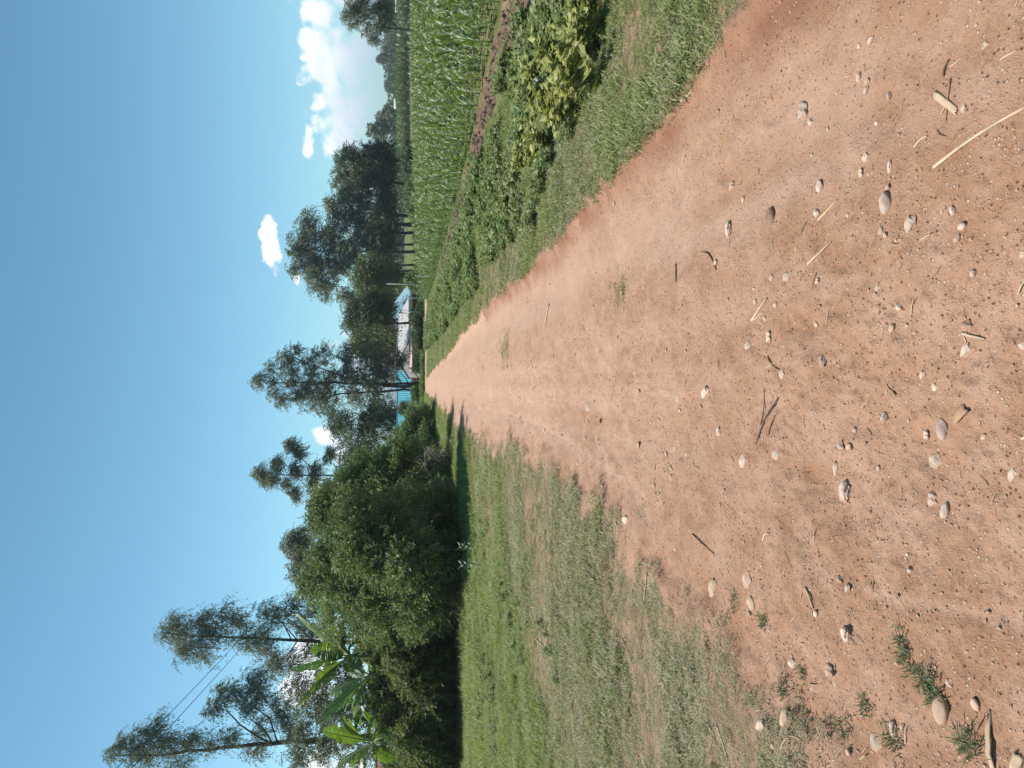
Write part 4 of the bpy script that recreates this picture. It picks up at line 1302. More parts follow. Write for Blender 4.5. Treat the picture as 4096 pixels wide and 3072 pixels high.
for j, i in enumerate(sel):
    kit = KITS[j % 6]
    if j < 60:
        o = empty('maize_plant', (x[i], y[i], mz[i]), LBL_M, 'maize plant', 'maize plants in the near rows', rng.uniform(0, 6.28))
        o.scale = (ms[i],)*3
        link('stalk', kit[0], o)
        for lm in kit[1]:
            link('leaf', lm, o)
    else:
        o = link('maize_plant', MAIZEV[j % 6].data, None, (x[i], y[i], mz[i]))
        o.rotation_euler = (rng.normal(0, .06), rng.normal(0, .06), rng.uniform(0, 6.28)); o.scale = (ms[i],)*3
        tag(o, LBL_M, 'maize plant', 'maize plants in the near rows')
scatter('maize_field', np.stack([x, y, mz], 1)[rest], np.stack([rng.normal(0, .08, len(rest)), rng.normal(0, .08, len(rest)), rng.uniform(0, 6.28, len(rest))], 1), ms[rest], MAIZEV,
        'dense field of young green maize beyond the near rows', 'maize')

# ------------------------------------------------------------------ weeds between track and field
M_WEED = leafmat('weed_leaf', (.105, .145, .050), (.24, .285, .11), 0.38, 0.025, 0.5)
M_WEEDY = leafmat('yellow_weed_leaf', (.19, .20, .055), (.42, .40, .13), 0.38, 0.025, 0.5)
M_FLOWER = plain('lilac_petal', (.50, .40, .62), .6, .1, 20)
M_STEM = plain('weed_stem', (.16, .15, .07), .8, .3, 12)
def weed_kit(seed, h, rad, n, ll):
    r = np.random.default_rng(seed)
    st = MB(); bs = []; ds = []
    for s in range(10):
        a = r.uniform(0, 6.28)
        tip = np.array([math.cos(a)*rad*r.uniform(.3, 1), math.sin(a)*rad*r.uniform(.3, 1), h*r.uniform(.55, 1.1)])
        m = tip*.5 + np.array([0, 0, h*.16])
        st.tube(np.array([[0, 0, -.03], m, tip]), [.006, .005, .002], 4, False)
        for k in range(n//10):
            t = r.uniform(.12, 1)
            p = (m*2*t if t < .5 else m + (tip-m)*(t-.5)*2)
            bs.append(p)
            q = r.uniform(0, 6.28)
            ds.append([math.cos(q), math.sin(q), r.uniform(-.35, .75)])
    b = np.array(bs); d = unit(np.array(ds)); wd = unit(np.cross(d, np.array([0, 0, 1.0]) + r.normal(size=b.shape)*.35))
    l = ll*r.uniform(.6, 1.3, len(b))
    v, f, t = leaf_quads(b, d, wd, l, l*.62, np.clip(r.normal(.5, .25, len(b)), 0, 1), fold=.14)
    return st, v, f, t
WK = []
for i in range(4):
    st, v, f, t = weed_kit(800+i, .34, .28, 190, .075)
    WK.append((st.mesh('stems', M_STEM), mesh_np('leaves', v, f, M_WEED, False, dict(tint=t))))
WY = []
for i in range(3):
    st, v, f, t = weed_kit(820+i, .44, .36, 240, .10)
    WY.append((st.mesh('stems', M_STEM), mesh_np('leaves', v, f, M_WEEDY, False, dict(tint=t))))
def weed(kit, X_, Y_, s, rz, label, group, flowers=0):
    o = empty('leafy_weed', (X_, Y_, gz(X_, Y_)), label, 'weed', group, rz)
    o.scale = (s,)*3
    link('stems', kit[0], o); link('leaves', kit[1], o)
    for k in range(flowers):
        r = np.random.default_rng(int(X_*100)+k)
        p = np.array([r.uniform(-.2, .2), r.uniform(-.25, .0), r.uniform(.3, .46)])
        a = np.linspace(0, 6.28, 6, endpoint=False)
        v = np.concatenate([[p], np.stack([p[0]+.018*np.cos(a), p[1]-.012+0*a, p[2]+.018*np.sin(a)], 1)])
        link('flower', mesh_np('flower', v, np.array([[0, 1+q, 1+(q+1) % 6] for q in range(6)]), M_FLOWER), o)
for i, (V, y, s, lab, fl) in enumerate([(2430, 330, .85, 'yellowish broad leaved weed nearest the camera on the right verge', 0), (2390, 180, .9, 'tall yellowed weed at the top right by the ploughed soil', 0),
    (2330, 430, .9, 'yellow leaved weed with lilac flowers beside the grass verge', 2), (2300, 260, .95, 'spreading yellow green weed in the middle of the weed patch', 0), (2210, 560, .8, 'yellowish weed at the far end of the yellow patch', 0),
    (2250, 400, .9, 'weed of pale leaves behind the lilac flowered one', 0), (2430, 90, .75, 'low yellowed weed at the right edge of the frame', 0), (2190, 300, .8, 'pale weed next to the ploughed strip', 0), (2150, 640, .75, 'small pale weed farther along the verge', 0)]):
    p, _ = gpt(V, y)
    weed(WY[i % 3], p[0], p[1], s, i*1.3, lab, 'yellowish weeds on the right verge', fl)
LW = 'bushy green weed in the strip between the grass verge and the ploughed soil'
for i in range(24):
    yy = 6.2 + 22*(i/24)**1.35 + rng.uniform(-.3, .3)
    xx = rng.uniform(2.35, soil_x(yy)-.95) + (.2 if yy < 8 else 0)
    weed(WK[i % 4], xx, yy, rng.uniform(.65, 1.05), rng.uniform(0, 6.28), LW, 'green weeds on the right verge')
# ground cover of small weeds
n = 3300
yy = rng.uniform(5.5, 40, n); xx = rng.uniform(1.9, 5.0, n)
k = (xx < soil_x(yy)-.75-.3*fbm(xx, yy, .8, 2, 93)) & (xx > np.interp(yy, XR[:, 0], XR[:, 1]) + .55 + .4*fbm(xx, yy, 1, 2, 91)) & (fbm(xx, yy, .9, 3, 92) > -.06)
xx, yy = xx[k], yy[k]
WVAR = []
for i in range(4):
    st, v, f, t = weed_kit(840+i, .16, .16, 70, .055)
    WVAR.append(variant('weed_variant', v, f, M_WEED, t))
scatter('weed_cover', np.stack([xx, yy, ground_z(xx, yy)], 1), np.stack([0*xx, 0*xx, rng.uniform(0, 6.28, len(xx))], 1), rng.uniform(.6, 1.25, len(xx))*(1+yy/45), WVAR,
        'low weeds covering the right verge', 'weeds')
# weeds sprinkled on the left lawn
n = 1500
yy = rng.uniform(7, 20, n); xx = rng.uniform(-10.5, -2.6, n); k = (fbm(xx, yy, 1.1, 3, 95) > .13) & (np.abs(xx) < .6*yy)
xx, yy = xx[k], yy[k]
scatter('lawn_weeds', np.stack([xx, yy, ground_z(xx, yy)], 1), np.stack([0*xx, 0*xx, rng.uniform(0, 6.28, len(xx))], 1), rng.uniform(.4, .8, len(xx)), WVAR,
        'darker leafy weeds in the left grass', 'weeds')

# ------------------------------------------------------------------ saplings and tufts one can point to
M_PALE_LEAF = leafmat('pale_leaf', (.12, .16, .09), (.24, .28, .17), .35, .12, .4)
M_TUFTG = leafmat('coarse_grass', (.085, .115, .042), (.18, .205, .095), 0.32, 0.03, 0.5)
def sapling(V, y, h, label, mat, seed, n=9, ll=.09):
    p, _ = gpt(V, y)
    r = np.random.default_rng(seed)
    o = empty('sapling', (p[0], p[1], gz(p[0], p[1])), label, 'sapling', 'pale saplings before the hedge')
    st = MB().tube([(0, 0, -.03), (.03, .0, h*.5), (.02, .02, h)], [.009, .007, .003], 5)
    link('stem', st.mesh('stem', M_STEM), o)
    t = np.linspace(.2, 1, n*2); b = np.stack([.03*np.sin(t*2), 0*t, h*t], 1)
    a = np.arange(n*2)*2.4
    d = unit(np.stack([np.cos(a), np.sin(a), .55+0*a], 1)); wd = unit(np.cross(d, np.array([0, 0, 1.0])))
    v, f, tt = leaf_quads(b, d, wd, ll*1.3, ll*.55, np.clip(r.normal(.6, .2, n*2), 0, 1), fold=.1)
    link('leaves', mesh_np('leaves', v, f, mat, False, dict(tint=tt)), o)
sapling(1935, 2262, .46, 'pale sapling standing before the deepest hedge shade', M_PALE_LEAF, 1)
sapling(1905, 2188, .36, 'smaller pale sapling to the right of the taller one', M_PALE_LEAF, 2)
sapling(1800, 1842, .45, 'whitish sapling by the bare brush of the hedge', M_PALE_LEAF, 3)
def coarse(V, y, h, rad, n, label, seed, runner=None):
    p, _ = gpt(V, y)
    r = np.random.default_rng(seed)
    o = empty('grass_tuft', (p[0], p[1], gz(p[0], p[1])), label, 'grass tuft', 'coarse grass tufts on the bare earth')
    a = r.uniform(0, 6.28, n); q = rad*np.sqrt(r.random(n))*.8
    b = np.stack([q*np.cos(a), q*np.sin(a), 0*a], 1)
    if runner:
        p2, _ = gpt(*runner); dv = (p2-p)[:2]
        t = r.random(n)**.8
        b = np.stack([dv[0]*t + .012*r.normal(size=n), dv[1]*t+.012*r.normal(size=n), 0*t], 1)
        a = r.uniform(0, 6.28, n)
    d = unit(np.stack([np.cos(a), np.sin(a), r.uniform(.3, 1.3, n)], 1)); wd = unit(np.cross(d, np.array([0, 0, 1.0])))
    b = np.repeat(b, 2, 0)+r.normal(size=(2*n, 3))*np.array([.012, .012, 0]); a2 = r.uniform(0, 6.28, 2*n); n *= 2
    d = unit(np.stack([np.cos(a2), np.sin(a2), r.uniform(.1, 1.6, n)], 1)); wd = unit(np.cross(d, np.array([0, 0, 1.0])))
    v, f, t = leaf_quads(b, d, wd, h*.62*r.uniform(.4, 1.4, n), .0042, np.clip(r.normal(.5, .25, n), 0, 1), fold=.1)
    d2 = unit(d + np.array([0, 0, -.35])); 
    link('blades', mesh_np('blades', v, f, M_TUFTG, False, dict(tint=t)), o)
    st = MB()
    for k in range(5):
        j = r.integers(0, n)
        st.tube(np.array([b[j]*.3, b[j]*.7+np.array([0, 0, .012]), b[j]+np.array([0, 0, .008])]), .0022, 4, False)
    link('runner', st.mesh('runner', M_STEM), o)
for i, a in enumerate([(3600, 2680, .055, .05, 60, 'star shaped tuft of grass with a long runner on the near left earth', (3560, 2545)), (3660, 2720, .05, .05, 70, 'bushy tuft of coarse grass beside the flat beige stone', None),
    (3700, 2780, .05, .04, 46, 'small tuft between the flat beige stone and the star shaped tuft', None), (3835, 2975, .055, .05, 60, 'tuft of grass beside the big dry stalk', None), (3545, 2965, .045, .05, 60, 'tuft among the two white stones at the left edge', None),
    (3350, 2925, .045, .06, 60, 'low tuft of grass at the left edge before the dry grass', None), (3130, 2755, .04, .05, 50, 'tuft of grass above the elongated beige stone', None), (3190, 2690, .045, .035, 40, 'little tuft right of the shadowed pale stone', None),
    (3030, 2490, .04, .05, 50, 'tuft next to the pale paired stones', None), (2920, 2400, .035, .06, 50, 'thin tuft around the pale elongated stone', None), (3440, 2820, .045, .04, 36, 'sparse tuft on bare earth at the left', None)]):
    coarse(*a[:6], 900+i, a[6])

# ------------------------------------------------------------------ stones
def stonemat(name, col, var=.22):
    m, b, out = newmat(name)
    tc = b.n('ShaderNodeTexCoord').outputs['Object']
    n1 = b.noise(tc, 2.2, 6, .65); n2 = b.noise(tc, 9, 5, .7)
    c = b.mix(b.ramp(n1, .3, .7), tuple(q*(1-var) for q in col), tuple(min(1, q*(1+var)) for q in col))
    c = b.mix(b.ramp(n2, .42, .66, 0, .75), c, (.41, .25, .165))
    rnd = b.n('ShaderNodeObjectInfo').outputs['Random']
    c = b.mix(1.0, c, b.mix(rnd, (.82, .80, .78), (1.1, 1.1, 1.1)), 'MULTIPLY')
    sz = b.n('ShaderNodeSeparateXYZ'); b.put(sz.inputs[0], tc)          # caked earth round the foot of the stone
    foot = b.ramp(b.math('ADD', sz.outputs[2], b.math('MULTIPLY', b.math('SUBTRACT', n1, .5), .5)), .02, .34, .9, 0)
    c = b.mix(foot, c, (.36, .205, .13))
    p = b.n('ShaderNodeBsdfPrincipled'); b.put(p.inputs['Base Color'], c); b.put(p.inputs['Roughness'], .92); b.put(p.inputs['Specular IOR Level'], .25)
    b.put(p.inputs['Normal'], b.bump(n2, .5, .0015))
    b.t.links.new(p.outputs[0], out.inputs[0])
    return m
SM = dict(white=stonemat('pale_stone', (.54, .435, .35)), grey=stonemat('grey_stone', (.44, .355, .295)), beige=stonemat('beige_stone', (.47, .335, .25)), brown=stonemat('brown_stone', (.30, .18, .125)),
          purple=stonemat('purple_grey_stone', (.38, .275, .235)), dark=stonemat('dark_stone', (.17, .11, .09)))
import bmesh
def stone_mesh(seed, angular):
    bm = bmesh.new()
    bmesh.ops.create_icosphere(bm, subdivisions=3, radius=.5)
    r = np.random.default_rng(seed)
    v = np.array([q.co[:] for q in bm.verts])
    u = unit(v)
    if angular:
        rad = np.full(len(u), .5)
        for k in range(16):
            d = rdir(1, r)[0]; h = r.uniform(.30, .46)
            rad = np.minimum(rad, h/np.clip(u@d, .05, None))
        v = u*rad[:, None]
    o = r.normal(size=(3, 3))*2
    v = v*(1+.10*np.sin(u@o[0]*2.1+1)[:, None]+.05*np.sin(u@o[1]*5)[:, None]+(.03*np.sin(u@o[2]*11)[:, None]))
    for q, c in zip(bm.verts, v): q.co = c
    me = bpy.data.meshes.new('stone'); bm.to_mesh(me); bm.free()
    me.polygons.foreach_set('use_smooth', [not angular]*len(me.polygons))
    me.materials.append(SM['white'])
    return me
ROUND = [stone_mesh(i, False) for i in range(5)]; ANG = [stone_mesh(20+i, True) for i in range(6)]
def put_stone(name, X_, Y_, sx, sy, sz, rz, mat, me, label, group=None, sink=.3, cat='stone'):
    o = link(name, me, None, (X_, Y_, gz(X_, Y_)+sz*(.5-sink)))
    o.scale = (sx, sy, sz); o.rotation_euler = (rng.normal(0, .12), rng.normal(0, .12), rz)
    o.material_slots[0].link = 'OBJECT'; o.material_slots[0].material = SM[mat]
    return tag(o, label, cat, group)
STONES = [  # V, y, extent across (y), extent along (V), colour, kind, label
 (3134,440,98,56,'grey','r','long pale grey stone in the right wheel track, biggest on that side'), (3163,484,46,24,'white','a','small pale stone touching the long grey one'),
 (3415,156,34,30,'white','a','small white stone near the right edge of the frame'), (3472,375,40,26,'purple','a','flat pinkish stone right of the broken cane'), (3780,430,46,26,'white','a','white stone at the end of the broken cane'),
 (4017,41,50,32,'dark','a','dark clod in the near right corner'), (3861,169,36,30,'white','a','pale chip above the near right corner'), (3023,869,75,40,'dark','r','dark brown oval stone with a sharp shadow'),
 (2864,913,80,30,'white','r','long pale stone left of the dark brown oval one'), (3222,744,50,36,'grey','r','grey half buried stone in the right track'), (2864,744,52,24,'beige','a','pale sliver beyond the right track stones'),
 (3499,811,92,54,'grey','r','large grey stone, right one of a close pair'), (3584,893,74,60,'grey','r','rounded grey stone, left one of a close pair'), (3503,663,62,26,'white','a','white chip right of the grey pair'),
 (3405,629,44,32,'white','a','broken white stone in a patch of grit'), (3385,690,50,26,'white','a','pale wedge beside the patch of grit'), (3215,849,48,28,'white','a','white stone at the end of a short straw'),
 (3486,923,36,24,'grey','r','small bluish stone beside the rounded grey one'), (3743,838,44,34,'white','a','pale flake in front of the grey pair'), (4040,825,42,30,'white','a','pale chip at the near edge below the long stick'),
 (4037,1018,40,44,'beige','r','smooth beige stone at the near edge of the track'), (3763,950,40,30,'grey','r','buried grey stone near the footprints'), (3553,1048,72,48,'brown','r','brown lump with a deep shadow among the footprints'),
 (3104,1105,40,38,'grey','r','round grey stone left of a short straw'), (3043,1112,32,20,'grey','r','little bluish oval stone behind the round grey one'), (3226,1124,30,22,'white','a','white pebble level with the round grey stone'),
 (3780,1302,50,60,'brown','r','smooth brown cobble beside crossed straws'), (3777,1399,70,52,'white','a','angular white stone next to the brown cobble'), (3246,1440,56,40,'purple','r','purple grey egg shaped stone in mid track'),
 (3087,1500,50,26,'white','a','pale stone at the tip of a curved twig'), (3036,1348,62,24,'white','a','white splinter stone in mid track'), (2952,1382,34,30,'grey','r','grey stone with a small twig beside it'),
 (3601,1500,40,32,'white','a','white lump before the purple grey egg stone'), (4010,1450,36,44,'grey','a','grey white stone at the near edge, front of two'), (4003,1385,40,40,'white','a','crumbly pale stone at the near edge, back of two'),
 (4057,1582,68,46,'white','a','pale stone cut by the near edge in mid track'), (4009,1615,46,40,'grey','a','grey angular stone behind the pale one at the near edge'), (2783,1571,56,36,'white','a','slanting white stone far in mid track'),
 (3459,1666,50,38,'grey','r','grey rounded stone in the bare middle of the track'), (3682,1720,92,52,'purple','r','mottled brownish stone beside a bit of bark'), (3611,1741,50,28,'white','a','white oval stone behind the mottled one'),
 (3533,1230,38,32,'white','a','pale stone crossed by a thin straw'), (3459,1152,36,30,'grey','r','light grey stone behind the footprints'), (2833,1724,46,24,'white','a','white stone above the bigger white one'),
 (2928,1849,66,46,'white','a','bright white stone with a dark right side'), (3054,1820,40,34,'grey','r','flat grey oval stone near the bright white one'), (3301,1785,54,28,'grey','r','long grey pebble in the middle of the track'),
 (3266,1879,70,24,'white','a','white blade shaped stone beside the large white one'), (3307,1960,98,60,'white','a','largest white rugged stone in the left wheel track'), (3641,1849,76,52,'white','a','ridged white stone nearest the big left track'),
 (3635,2001,78,50,'beige','r','smooth beige oval stone, upper of two side by side'), (3685,2045,72,38,'grey','r','grey oval stone, lower of two side by side'), (3946,1900,64,58,'white','r','round white stone alone at the near edge'),
 (2830,2355,80,28,'beige','r','slim pale stone lying in the thin grass'), (2965,2325,84,38,'beige','r','long smooth pale stone at the edge of the grass'), (2989,2413,50,28,'beige','r','small pale stone below the long smooth one'),
 (3330,2318,46,30,'purple','r','pinkish stone, upper of a touching pair'), (3361,2355,40,28,'white','a','white stone, lower of a touching pair'), (3364,2534,76,52,'white','a','cracked whitish stone lying alone on bare earth'),
 (3144,2659,42,32,'white','a','pale stone with a deep black shadow'), (3297,2683,70,40,'beige','a','rough pale stone right of a grass tuft'), (3165,2869,80,42,'beige','r','elongated beige stone at the left'),
 (3090,2899,60,36,'white','r','pale oval stone beside the elongated beige one'), (3547,2913,76,46,'white','a','white grey stone, upper of the big left pair'), (3486,2974,96,56,'grey','a','large mottled stone, lower of the big left pair'),
 (3723,2845,104,66,'beige','r','big flat beige stone by the coarse grass tuft'), (3743,2737,44,40,'beige','a','beige stone right of the coarse grass tuft'), (3851,2822,50,40,'beige','r','smooth beige stone before the big dry stalk'),
 (3188,2954,56,26,'brown','a','brown stone at the left edge near bent straws'), (2316,1630,36,18,'grey','r','grey stone far up the left wheel track'), (2354,1687,26,14,'brown','r','shadowed brown stone next to the far grey one'),
 (2286,1855,20,12,'white','a','white stone far up beside the grass tongue'), (2506,1782,30,14,'white','a','white pebble far up in the left track'), (2484,2080,34,22,'white','r','flat white stone lying in the left grass'),
 (2666,1598,44,18,'grey','r','pale grey stone far up in mid track'), (2452,1170,24,20,'white','a','white stone beside the small grass patch')]
for i, (V, y, ey, ev, mat, kd, lab) in enumerate(STONES):
    p, t = gpt(V, y)
    sx = ey*t/FPX
    dep = math.atan2(EYE, p[1]); 
    hgt = min(sx*.45, ev*t/FPX*.75)
    sy = max(ev*t/FPX/max(math.sin(dep), .15)*.72, sx*.45); sy = min(sy, sx*1.7)
    put_stone('stone', p[0], p[1], sx, sy, hgt*1.15, rng.uniform(-.25, .25), mat, (ROUND if kd == 'r' and i % 2 else ANG)[i % 5], lab, 'stones on the dirt track', .46)
LP = 'small loose pebble on the bare earth of the track'
k = 0
while k < 220:
    yy = 1.55 + 10*rng.random()**2.0; xx = rng.uniform(-1.9, 1.6)
    if road_sd(np.array([xx]), np.array([yy]))[0] < -.15 or abs(xx) > .56*yy+.3: continue
    if rng.random() < .7*math.exp(-((xx-.95)/.35)**2): continue
    s = rng.uniform(.010, .023)*(1+.06*yy)
    put_stone('pebble', xx, yy, s*rng.uniform(.8, 1.4), s*rng.uniform(.8, 1.4), s*.7, rng.uniform(0, 3), rng.choice(['white', 'white', 'beige', 'beige', 'beige', 'purple', 'grey']), (ANG+ROUND)[k % 11], LP, 'loose pebbles on the track', .42, 'pebble')
    k += 1
# grit and crumbs
def small_stone(seed, mat):
    bm = bmesh.new(); bmesh.ops.create_icosphere(bm, subdivisions=1, radius=.5)
    r = np.random.default_rng(seed)
    for q in bm.verts: q.co = Vector(np.array(q.co)*(1+r.normal(size=3)*.16)*np.array([1.15, .85, .5]))
    me = bpy.data.meshes.new('grit'); bm.to_mesh(me); bm.free(); me.materials.append(mat)
    return bpy.data.objects.new('grit_variant', me)
m, b, out = newmat('earth_crumb')
pos = b.n('ShaderNodeNewGeometry').outputs['Position']
rnd = b.n('ShaderNodeObjectInfo').outputs['Random']
c = b.mix(rnd, (.27, .14, .085), (.44, .275, .19))
p = b.n('ShaderNodeBsdfPrincipled'); b.put(p.inputs['Base Color'], c); b.put(p.inputs['Roughness'], .95); b.put(p.inputs['Specular IOR Level'], .1)
b.t.links.new(p.outputs[0], out.inputs[0]); M_CRUMB = m
def spread(n, pw, ymax, smin, smax, seed):
    r = np.random.default_rng(seed)
    yy = 1.35 + (ymax-1.35)*r.random(n)**pw; xx = r.uniform(-1, 1, n)*(.56*yy+.3)
    k = (road_sd(xx, yy) > -.35) & (xx > -3.2)
    dens = (1-.72*np.exp(-((xx-.98)/.30)**2))*np.clip(.55+1.3*fbm(xx, yy, .5, 4, seed), .08, 1)
    k &= r.random(n) < dens
    xx, yy = xx[k], yy[k]; n = len(xx)
    s = smin + (smax-smin)*r.random(n)**3
    s *= 1+.075*yy
    return np.stack([xx, yy, ground_z(xx, yy)+s*.04], 1), r.uniform(-.5, .5, (n, 3))+np.array([0, 0, 1])*r.uniform(0, 6, (n, 1)), s
P, Q, S = spread(70000, 1.5, 26, .003, .0105, 401)
scatter('earth_crumbs', P, Q, S, [small_stone(i, M_CRUMB) for i in range(5)], 'loose reddish crumbs of earth on the track', 'earth crumbs')
P, Q, S = spread(22000, 1.6, 24, .0035, .012, 402)
scatter('loose_gravel', P, Q, S, [small_stone(10+i, SM[q]) for i, q in enumerate(('white', 'beige', 'grey', 'beige', 'brown'))], 'fine pale gravel strewn over the track', 'gravel')
# clods on the ploughed strip
n = 2600
yy = rng.uniform(6, 30, n); xx = soil_x(yy) + rng.normal(0, .28, n)
k = tilled_sd(xx, yy) > -.15
xx, yy = xx[k], yy[k]
M_CLOD = plain('dark_clod', (.165, .105, .076), .95, .35, 5)
scatter('soil_clods', np.stack([xx, yy, ground_z(xx, yy)], 1), rng.uniform(0, 6, (len(xx), 3)), rng.uniform(.03, .11, len(xx)), [small_stone(40+i, M_CLOD) for i in range(4)], 'clods on the ploughed strip', 'soil clods')

# ------------------------------------------------------------------ straws, sticks, broken cane
M_STRAW = plain('dry_straw', (.45, .33, .22), .8, .22, 14)
M_STICK = plain('brown_stick', (.30, .18, .11), .9, .3, 14)
M_TWIG = plain('dark_twig', (.13, .08, .06), .9, .3, 14)
def stick(name, label, pa, pb, rad, mat, bend=0.0, split=False, group='straws and sticks on the track', lift=.0, cat=None):
    a, _ = gpt(*pa); b_, _ = gpt(*pb)
    L = np.linalg.norm(b_-a)
    n = 7; t = np.linspace(0, 1, n)
    pts = a + (b_-a)*t[:, None]
    sd_ = np.array([-(b_-a)[1], (b_-a)[0], 0])
    pts += sd_[None]*(bend*np.sin(t*np.pi))[:, None]
    zz = ground_z(pts[:, 0], pts[:, 1])
    pts[:, 2] = np.maximum(zz, np.interp(t, [0, 1], [zz[0], zz[-1]])) + rad*.8 + lift*np.sin(t*np.pi)
    c = pts[0].copy()
    mb = MB().tube(pts-c, rad*(1-.35*t)*(1+.12*np.sin(t*19)), 6)
    if split:                                   # a split half: flat ribbed face, round back, ragged ends
        u = sd_/np.linalg.norm(sd_); m_ = 9
        r_ = np.random.default_rng(int(pa[0]))
        a_ = np.linspace(-1, 1, m_)
        ring = []
        for k in range(n):
            jag = r_.normal(0, .10*L, m_) if k in (0, n-1) else np.zeros(m_)
            zz_ = rad*(.55*(1-a_**2) + .28*np.cos(a_*11) + r_.normal(0, .05, m_))
            ring.append(pts[k]-c + u[None]*(a_*rad*2.3)[:, None] + np.stack([0*a_, 0*a_, zz_], 1) + ((b_-a)/L)[None]*(jag*.5)[:, None])
        top = np.concatenate(ring); bot = top - np.array([0, 0, rad*.9])
        id2 = np.arange(n*m_).reshape(n, m_)
        q = np.stack([id2[:-1, :-1], id2[1:, :-1], id2[1:, 1:], id2[:-1, 1:]], -1).reshape(-1, 4)
        N_ = n*m_
        rim = list(id2[0]) + list(id2[1:, -1]) + list(id2[-1, ::-1][1:]) + list(id2[::-1, 0][1:-1])
        rim = np.array(rim); rn = np.roll(rim, -1)
        mb = MB(); mb.add(np.concatenate([top, bot]), np.concatenate([q, q[:, ::-1]+N_, np.stack([rim, rn, rn+N_, rim+N_], 1)]))
    o = link(name, mb.mesh(name, mat, True), None, c)
    return tag(o, label, cat or name.split('_')[-1], group)
stick('broken_cane', 'short thick piece of split pale cane on the right of the track', (3665, 372), (3757, 442), .0045, M_STRAW, 0, True)
stick('straw', 'longest pale stalk lying slantwise at the near right', (3675, 666), (4034, 423), .0055, M_STRAW, .03)
stick('straw', 'pale straw beside a white stone in the right track', (3219, 879), (3297, 797), .004, M_STRAW)
stick('straw', 'straw with a broken end near the round grey stone', (3190, 1055), (3276, 964), .004, M_STRAW)
stick('twig', 'dark bent twig lying above the broken cane', (3695, 298), (3715, 233), .004, M_TWIG, .15)
stick('straw', 'curved little straw level with the broken cane', (3595, 585), (3640, 540), .003, M_STRAW, .12)
stick('twig', 'thin twig crossing under the broken cane', (3725, 312), (3712, 480), .003, M_STICK)
stick('twig', 'crooked brown twig far on the right of mid track', (2752, 1015), (2820, 1080), .006, M_STICK, .16)
stick('stick', 'short thick stick left of the crooked twig', (2668, 1055), (2672, 1125), .006, M_STICK)
stick('straw', 'lower of two straws crossing by the brown cobble', (3763, 1331), (3855, 1355), .0045, M_STRAW)
stick('straw', 'upper of two straws crossing by the brown cobble', (3770, 1345), (3772, 1372), .003, M_STRAW)
stick('straw', 'wide straw in the track among crumbs', (2962, 1281), (3023, 1193), .006, M_STRAW)
stick('straw', 'thin straw forking from the wide one', (2968, 1280), (3012, 1248), .003, M_STRAW)
stick('twig', 'curved twig ending at a pale stone', (3030, 1425), (3082, 1480), .004, M_STICK, -.12)
stick('stick', 'little brown stick in front of the long grey pebble', (3473, 1540), (3516, 1580), .005, M_STICK)
stick('bark', 'flat bit of ribbed bark beside the mottled stone', (3735, 1680), (3775, 1630), .006, M_STICK, 0, True)
stick('straw', 'straight straw near the near edge', (3990, 1757), (4055, 1730), .004, M_STRAW)
stick('straw', 'straw tip poking in at the lower left track edge', (3990, 2098), (4045, 2066), .003, M_STRAW)
stick('twig', 'main branch of the dark rooty twig in the left track', (2977, 1780), (3068, 1590), .004, M_TWIG, .06)
stick('twig', 'side branch of the dark rooty twig', (2995, 1700), (3020, 1560), .003, M_TWIG, -.08)
stick('twig', 'short fork of the dark rooty twig', (3025, 1740), (3050, 1660), .003, M_TWIG, .05)
stick('stick', 'slim dark stick at the edge of the left grass', (2748, 2138), (2828, 2215), .005, M_STICK)
stick('straw', 'curved pale straw on the bare earth left of centre', (3010, 2163), (3052, 2135), .004, M_STRAW, .1)
stick('straw', 'leaning straw between stones at the left', (3200, 2350), (3235, 2435), .0045, M_STRAW, .06)
stick('stick', 'thick dry stalk cut off by the lower left edge', (3898, 2872), (3930, 3090), .0036, M_STRAW, .0, True, lift=.01)
stick('stick', 'stub of cane in the bottom left corner', (4028, 3024), (4020, 3090), .0065, M_STRAW, 0, True)
stick('straw', 'straw lying in the dry grass at the left, upper of two', (2858, 2895), (2885, 2935), .005, M_STRAW)
stick('straw', 'straw lying in the dry grass at the left, lower of two', (2900, 2900), (2932, 3040), .005, M_STRAW, .03)
stick('straw', 'bent straw beside the brown stone at the left', (3170, 2990), (3236, 2960), .003, M_STRAW, .2)
stick('straw', 'pale stalk lying far up on the right of the track', (2178, 1215), (2166, 1300), .009, M_STRAW, .04)
stick('straw', 'straw on the grass tongue of the left verge', (2078, 1805), (2070, 1925), .006, M_STRAW, group='straws on the left grass')
stick('straw', 'pale straw lying across the left grass', (2346, 2215), (2352, 2330), .006, M_STRAW, group='straws on the left grass')
stick('straw', 'long straw where grass meets earth on the left', (2580, 2290), (2577, 2400), .006, M_STRAW, group='straws on the left grass')
stick('straw', 'slanting straw in the middle of the left lawn', (2150, 2555), (2190, 2595), .007, M_STRAW, group='straws on the left grass')
stick('stick', 'long fallen stick in the far left grass', (2030, 2715), (1990, 2865), .008, M_STRAW, group='straws on the left grass')
stick('stick', 'forked dead stick in the near left grass', (2300, 2800), (2305, 2935), .008, M_STRAW, .05, group='straws on the left grass')
stick('straw', 'thin straw in the greying grass on the left', (2475, 2555), (2510, 2620), .005, M_STRAW, group='straws on the left grass')
stick('straw', 'pale straw on the right verge near the frame edge', (2590, 345), (2640, 245), .006, M_STRAW, .04, group='straws on the right verge')
stick('straw', 'straw at the crumbling edge of the right verge', (2712, 405), (2760, 365), .006, M_STRAW, group='straws on the right verge')
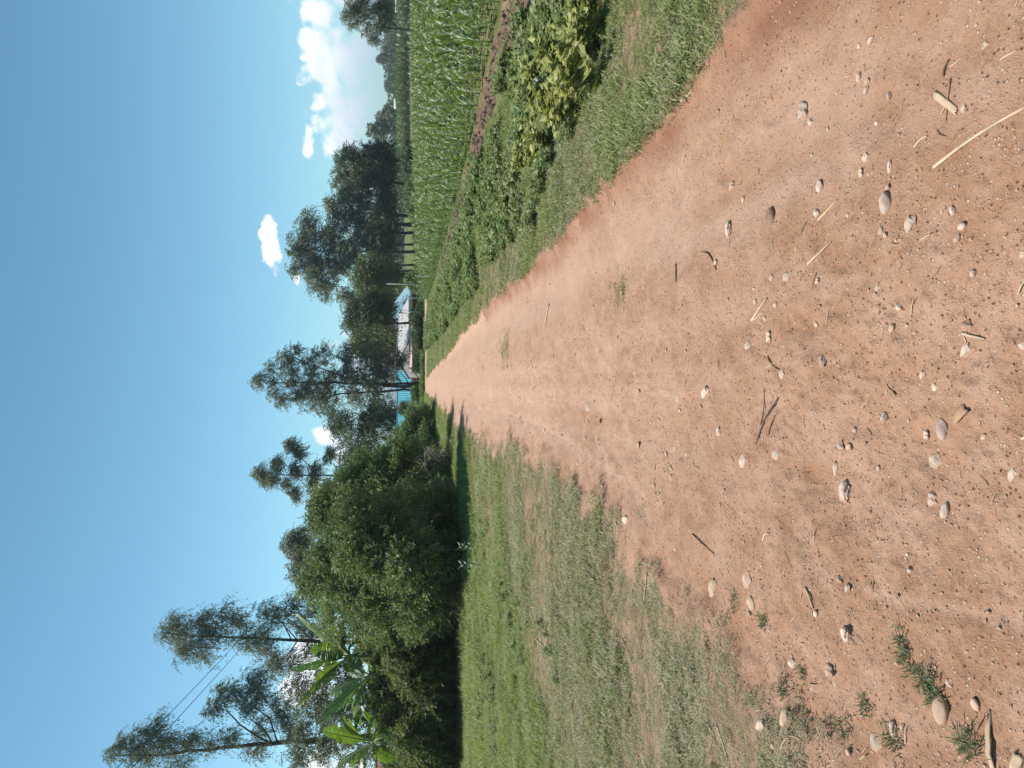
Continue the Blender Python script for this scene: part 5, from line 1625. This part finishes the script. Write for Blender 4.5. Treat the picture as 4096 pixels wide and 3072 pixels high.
# litter
def straw_bit(seed, mat):
    r = np.random.default_rng(seed)
    mb = MB().tube(np.array([[0, -.5, .03], [.03*r.normal(), 0, .06], [.05*r.normal(), .5, .03]]), [.035, .04, .02], 4)
    o = bpy.data.objects.new('straw_variant', mb.mesh('straw_bit', mat)); return o
n = 2600
yy = 1.4 + 14*rng.random(n)**1.5; xx = rng.uniform(-1, 1, n)*(.56*yy+.3)
k = (xx < 2.2) & (xx > -7) & (rng.random(n) < np.where(road_sd(xx, yy) > .25, .16, .75))
xx, yy = xx[k], yy[k]
scatter('straw_litter', np.stack([xx, yy, ground_z(xx, yy)+.002], 1), np.stack([rng.normal(0, .1, len(xx)), rng.normal(0, .1, len(xx)), rng.uniform(0, 6, len(xx))], 1), rng.uniform(.015, .055, len(xx))*(1+.05*yy),
        [straw_bit(1, M_STRAW), straw_bit(2, M_STRAW), straw_bit(3, M_STICK), straw_bit(4, M_STRAW)], 'bits of straw scattered over track and verge', 'straw litter')

# ------------------------------------------------------------------ a grazing animal far off
p = at(1643, 585, 98)
zg = gz(p[0], p[1])
me = bpy.data.meshes.new('cow')
vv = [(0, 0, 1.0), (.5, 0, 1.05), (-.5, 0, 1.05), (.85, 0, 1.0), (1.1, 0, .72), (1.25, 0, .45),
      (.5, .17, .62), (.52, .17, .0), (.5, -.17, .62), (.46, -.17, 0), (-.5, .17, .65), (-.58, .17, .3), (-.52, .17, 0), (-.5, -.17, .65), (-.6, -.17, .3), (-.5, -.17, 0), (-.78, 0, 1.0), (-.84, 0, .5)]
ee = [(0, 1), (0, 2), (1, 3), (3, 4), (4, 5), (1, 6), (6, 7), (1, 8), (8, 9), (2, 10), (10, 11), (11, 12), (2, 13), (13, 14), (14, 15), (2, 16), (16, 17)]
me.from_pydata(vv, ee, [])
rr = [.34, .30, .30, .17, .13, .08, .10, .05, .10, .05, .12, .06, .05, .12, .06, .05, .05, .025]
o = link('cow', me, None, (p[0], p[1], zg)); o.rotation_euler = (0, 0, 2.6)
sk = o.modifiers.new('skin', 'SKIN')
for i, q in enumerate(rr): me.skin_vertices[0].data[i].radius = (q, q)
me.skin_vertices[0].data[0].use_root = True
o.modifiers.new('sub', 'SUBSURF').levels = 1
o.modifiers['sub'].render_levels = 1
me.materials.append(plain('dark_hide', (.03, .025, .022), .8, .3, 3))
tag(o, 'small dark cow grazing beyond the maize to the right of the grove', 'cow')

# ------------------------------------------------------------------ haze over the distance
mb = MB().box((-2990, -2990, -3.3), (2990, 2990, 105))
m, b, out = newmat('pale_air')
pv = b.n('ShaderNodeVolumePrincipled')
b.put(pv.inputs['Color'], (.78, .88, 1.0)); b.put(pv.inputs['Density'], .00036); b.put(pv.inputs['Anisotropy'], .2)
b.t.links.new(pv.outputs[0], out.inputs['Volume'])
o = link('haze', mb.mesh('haze', m)); o['kind'] = 'stuff'
o.display_type = 'WIRE'
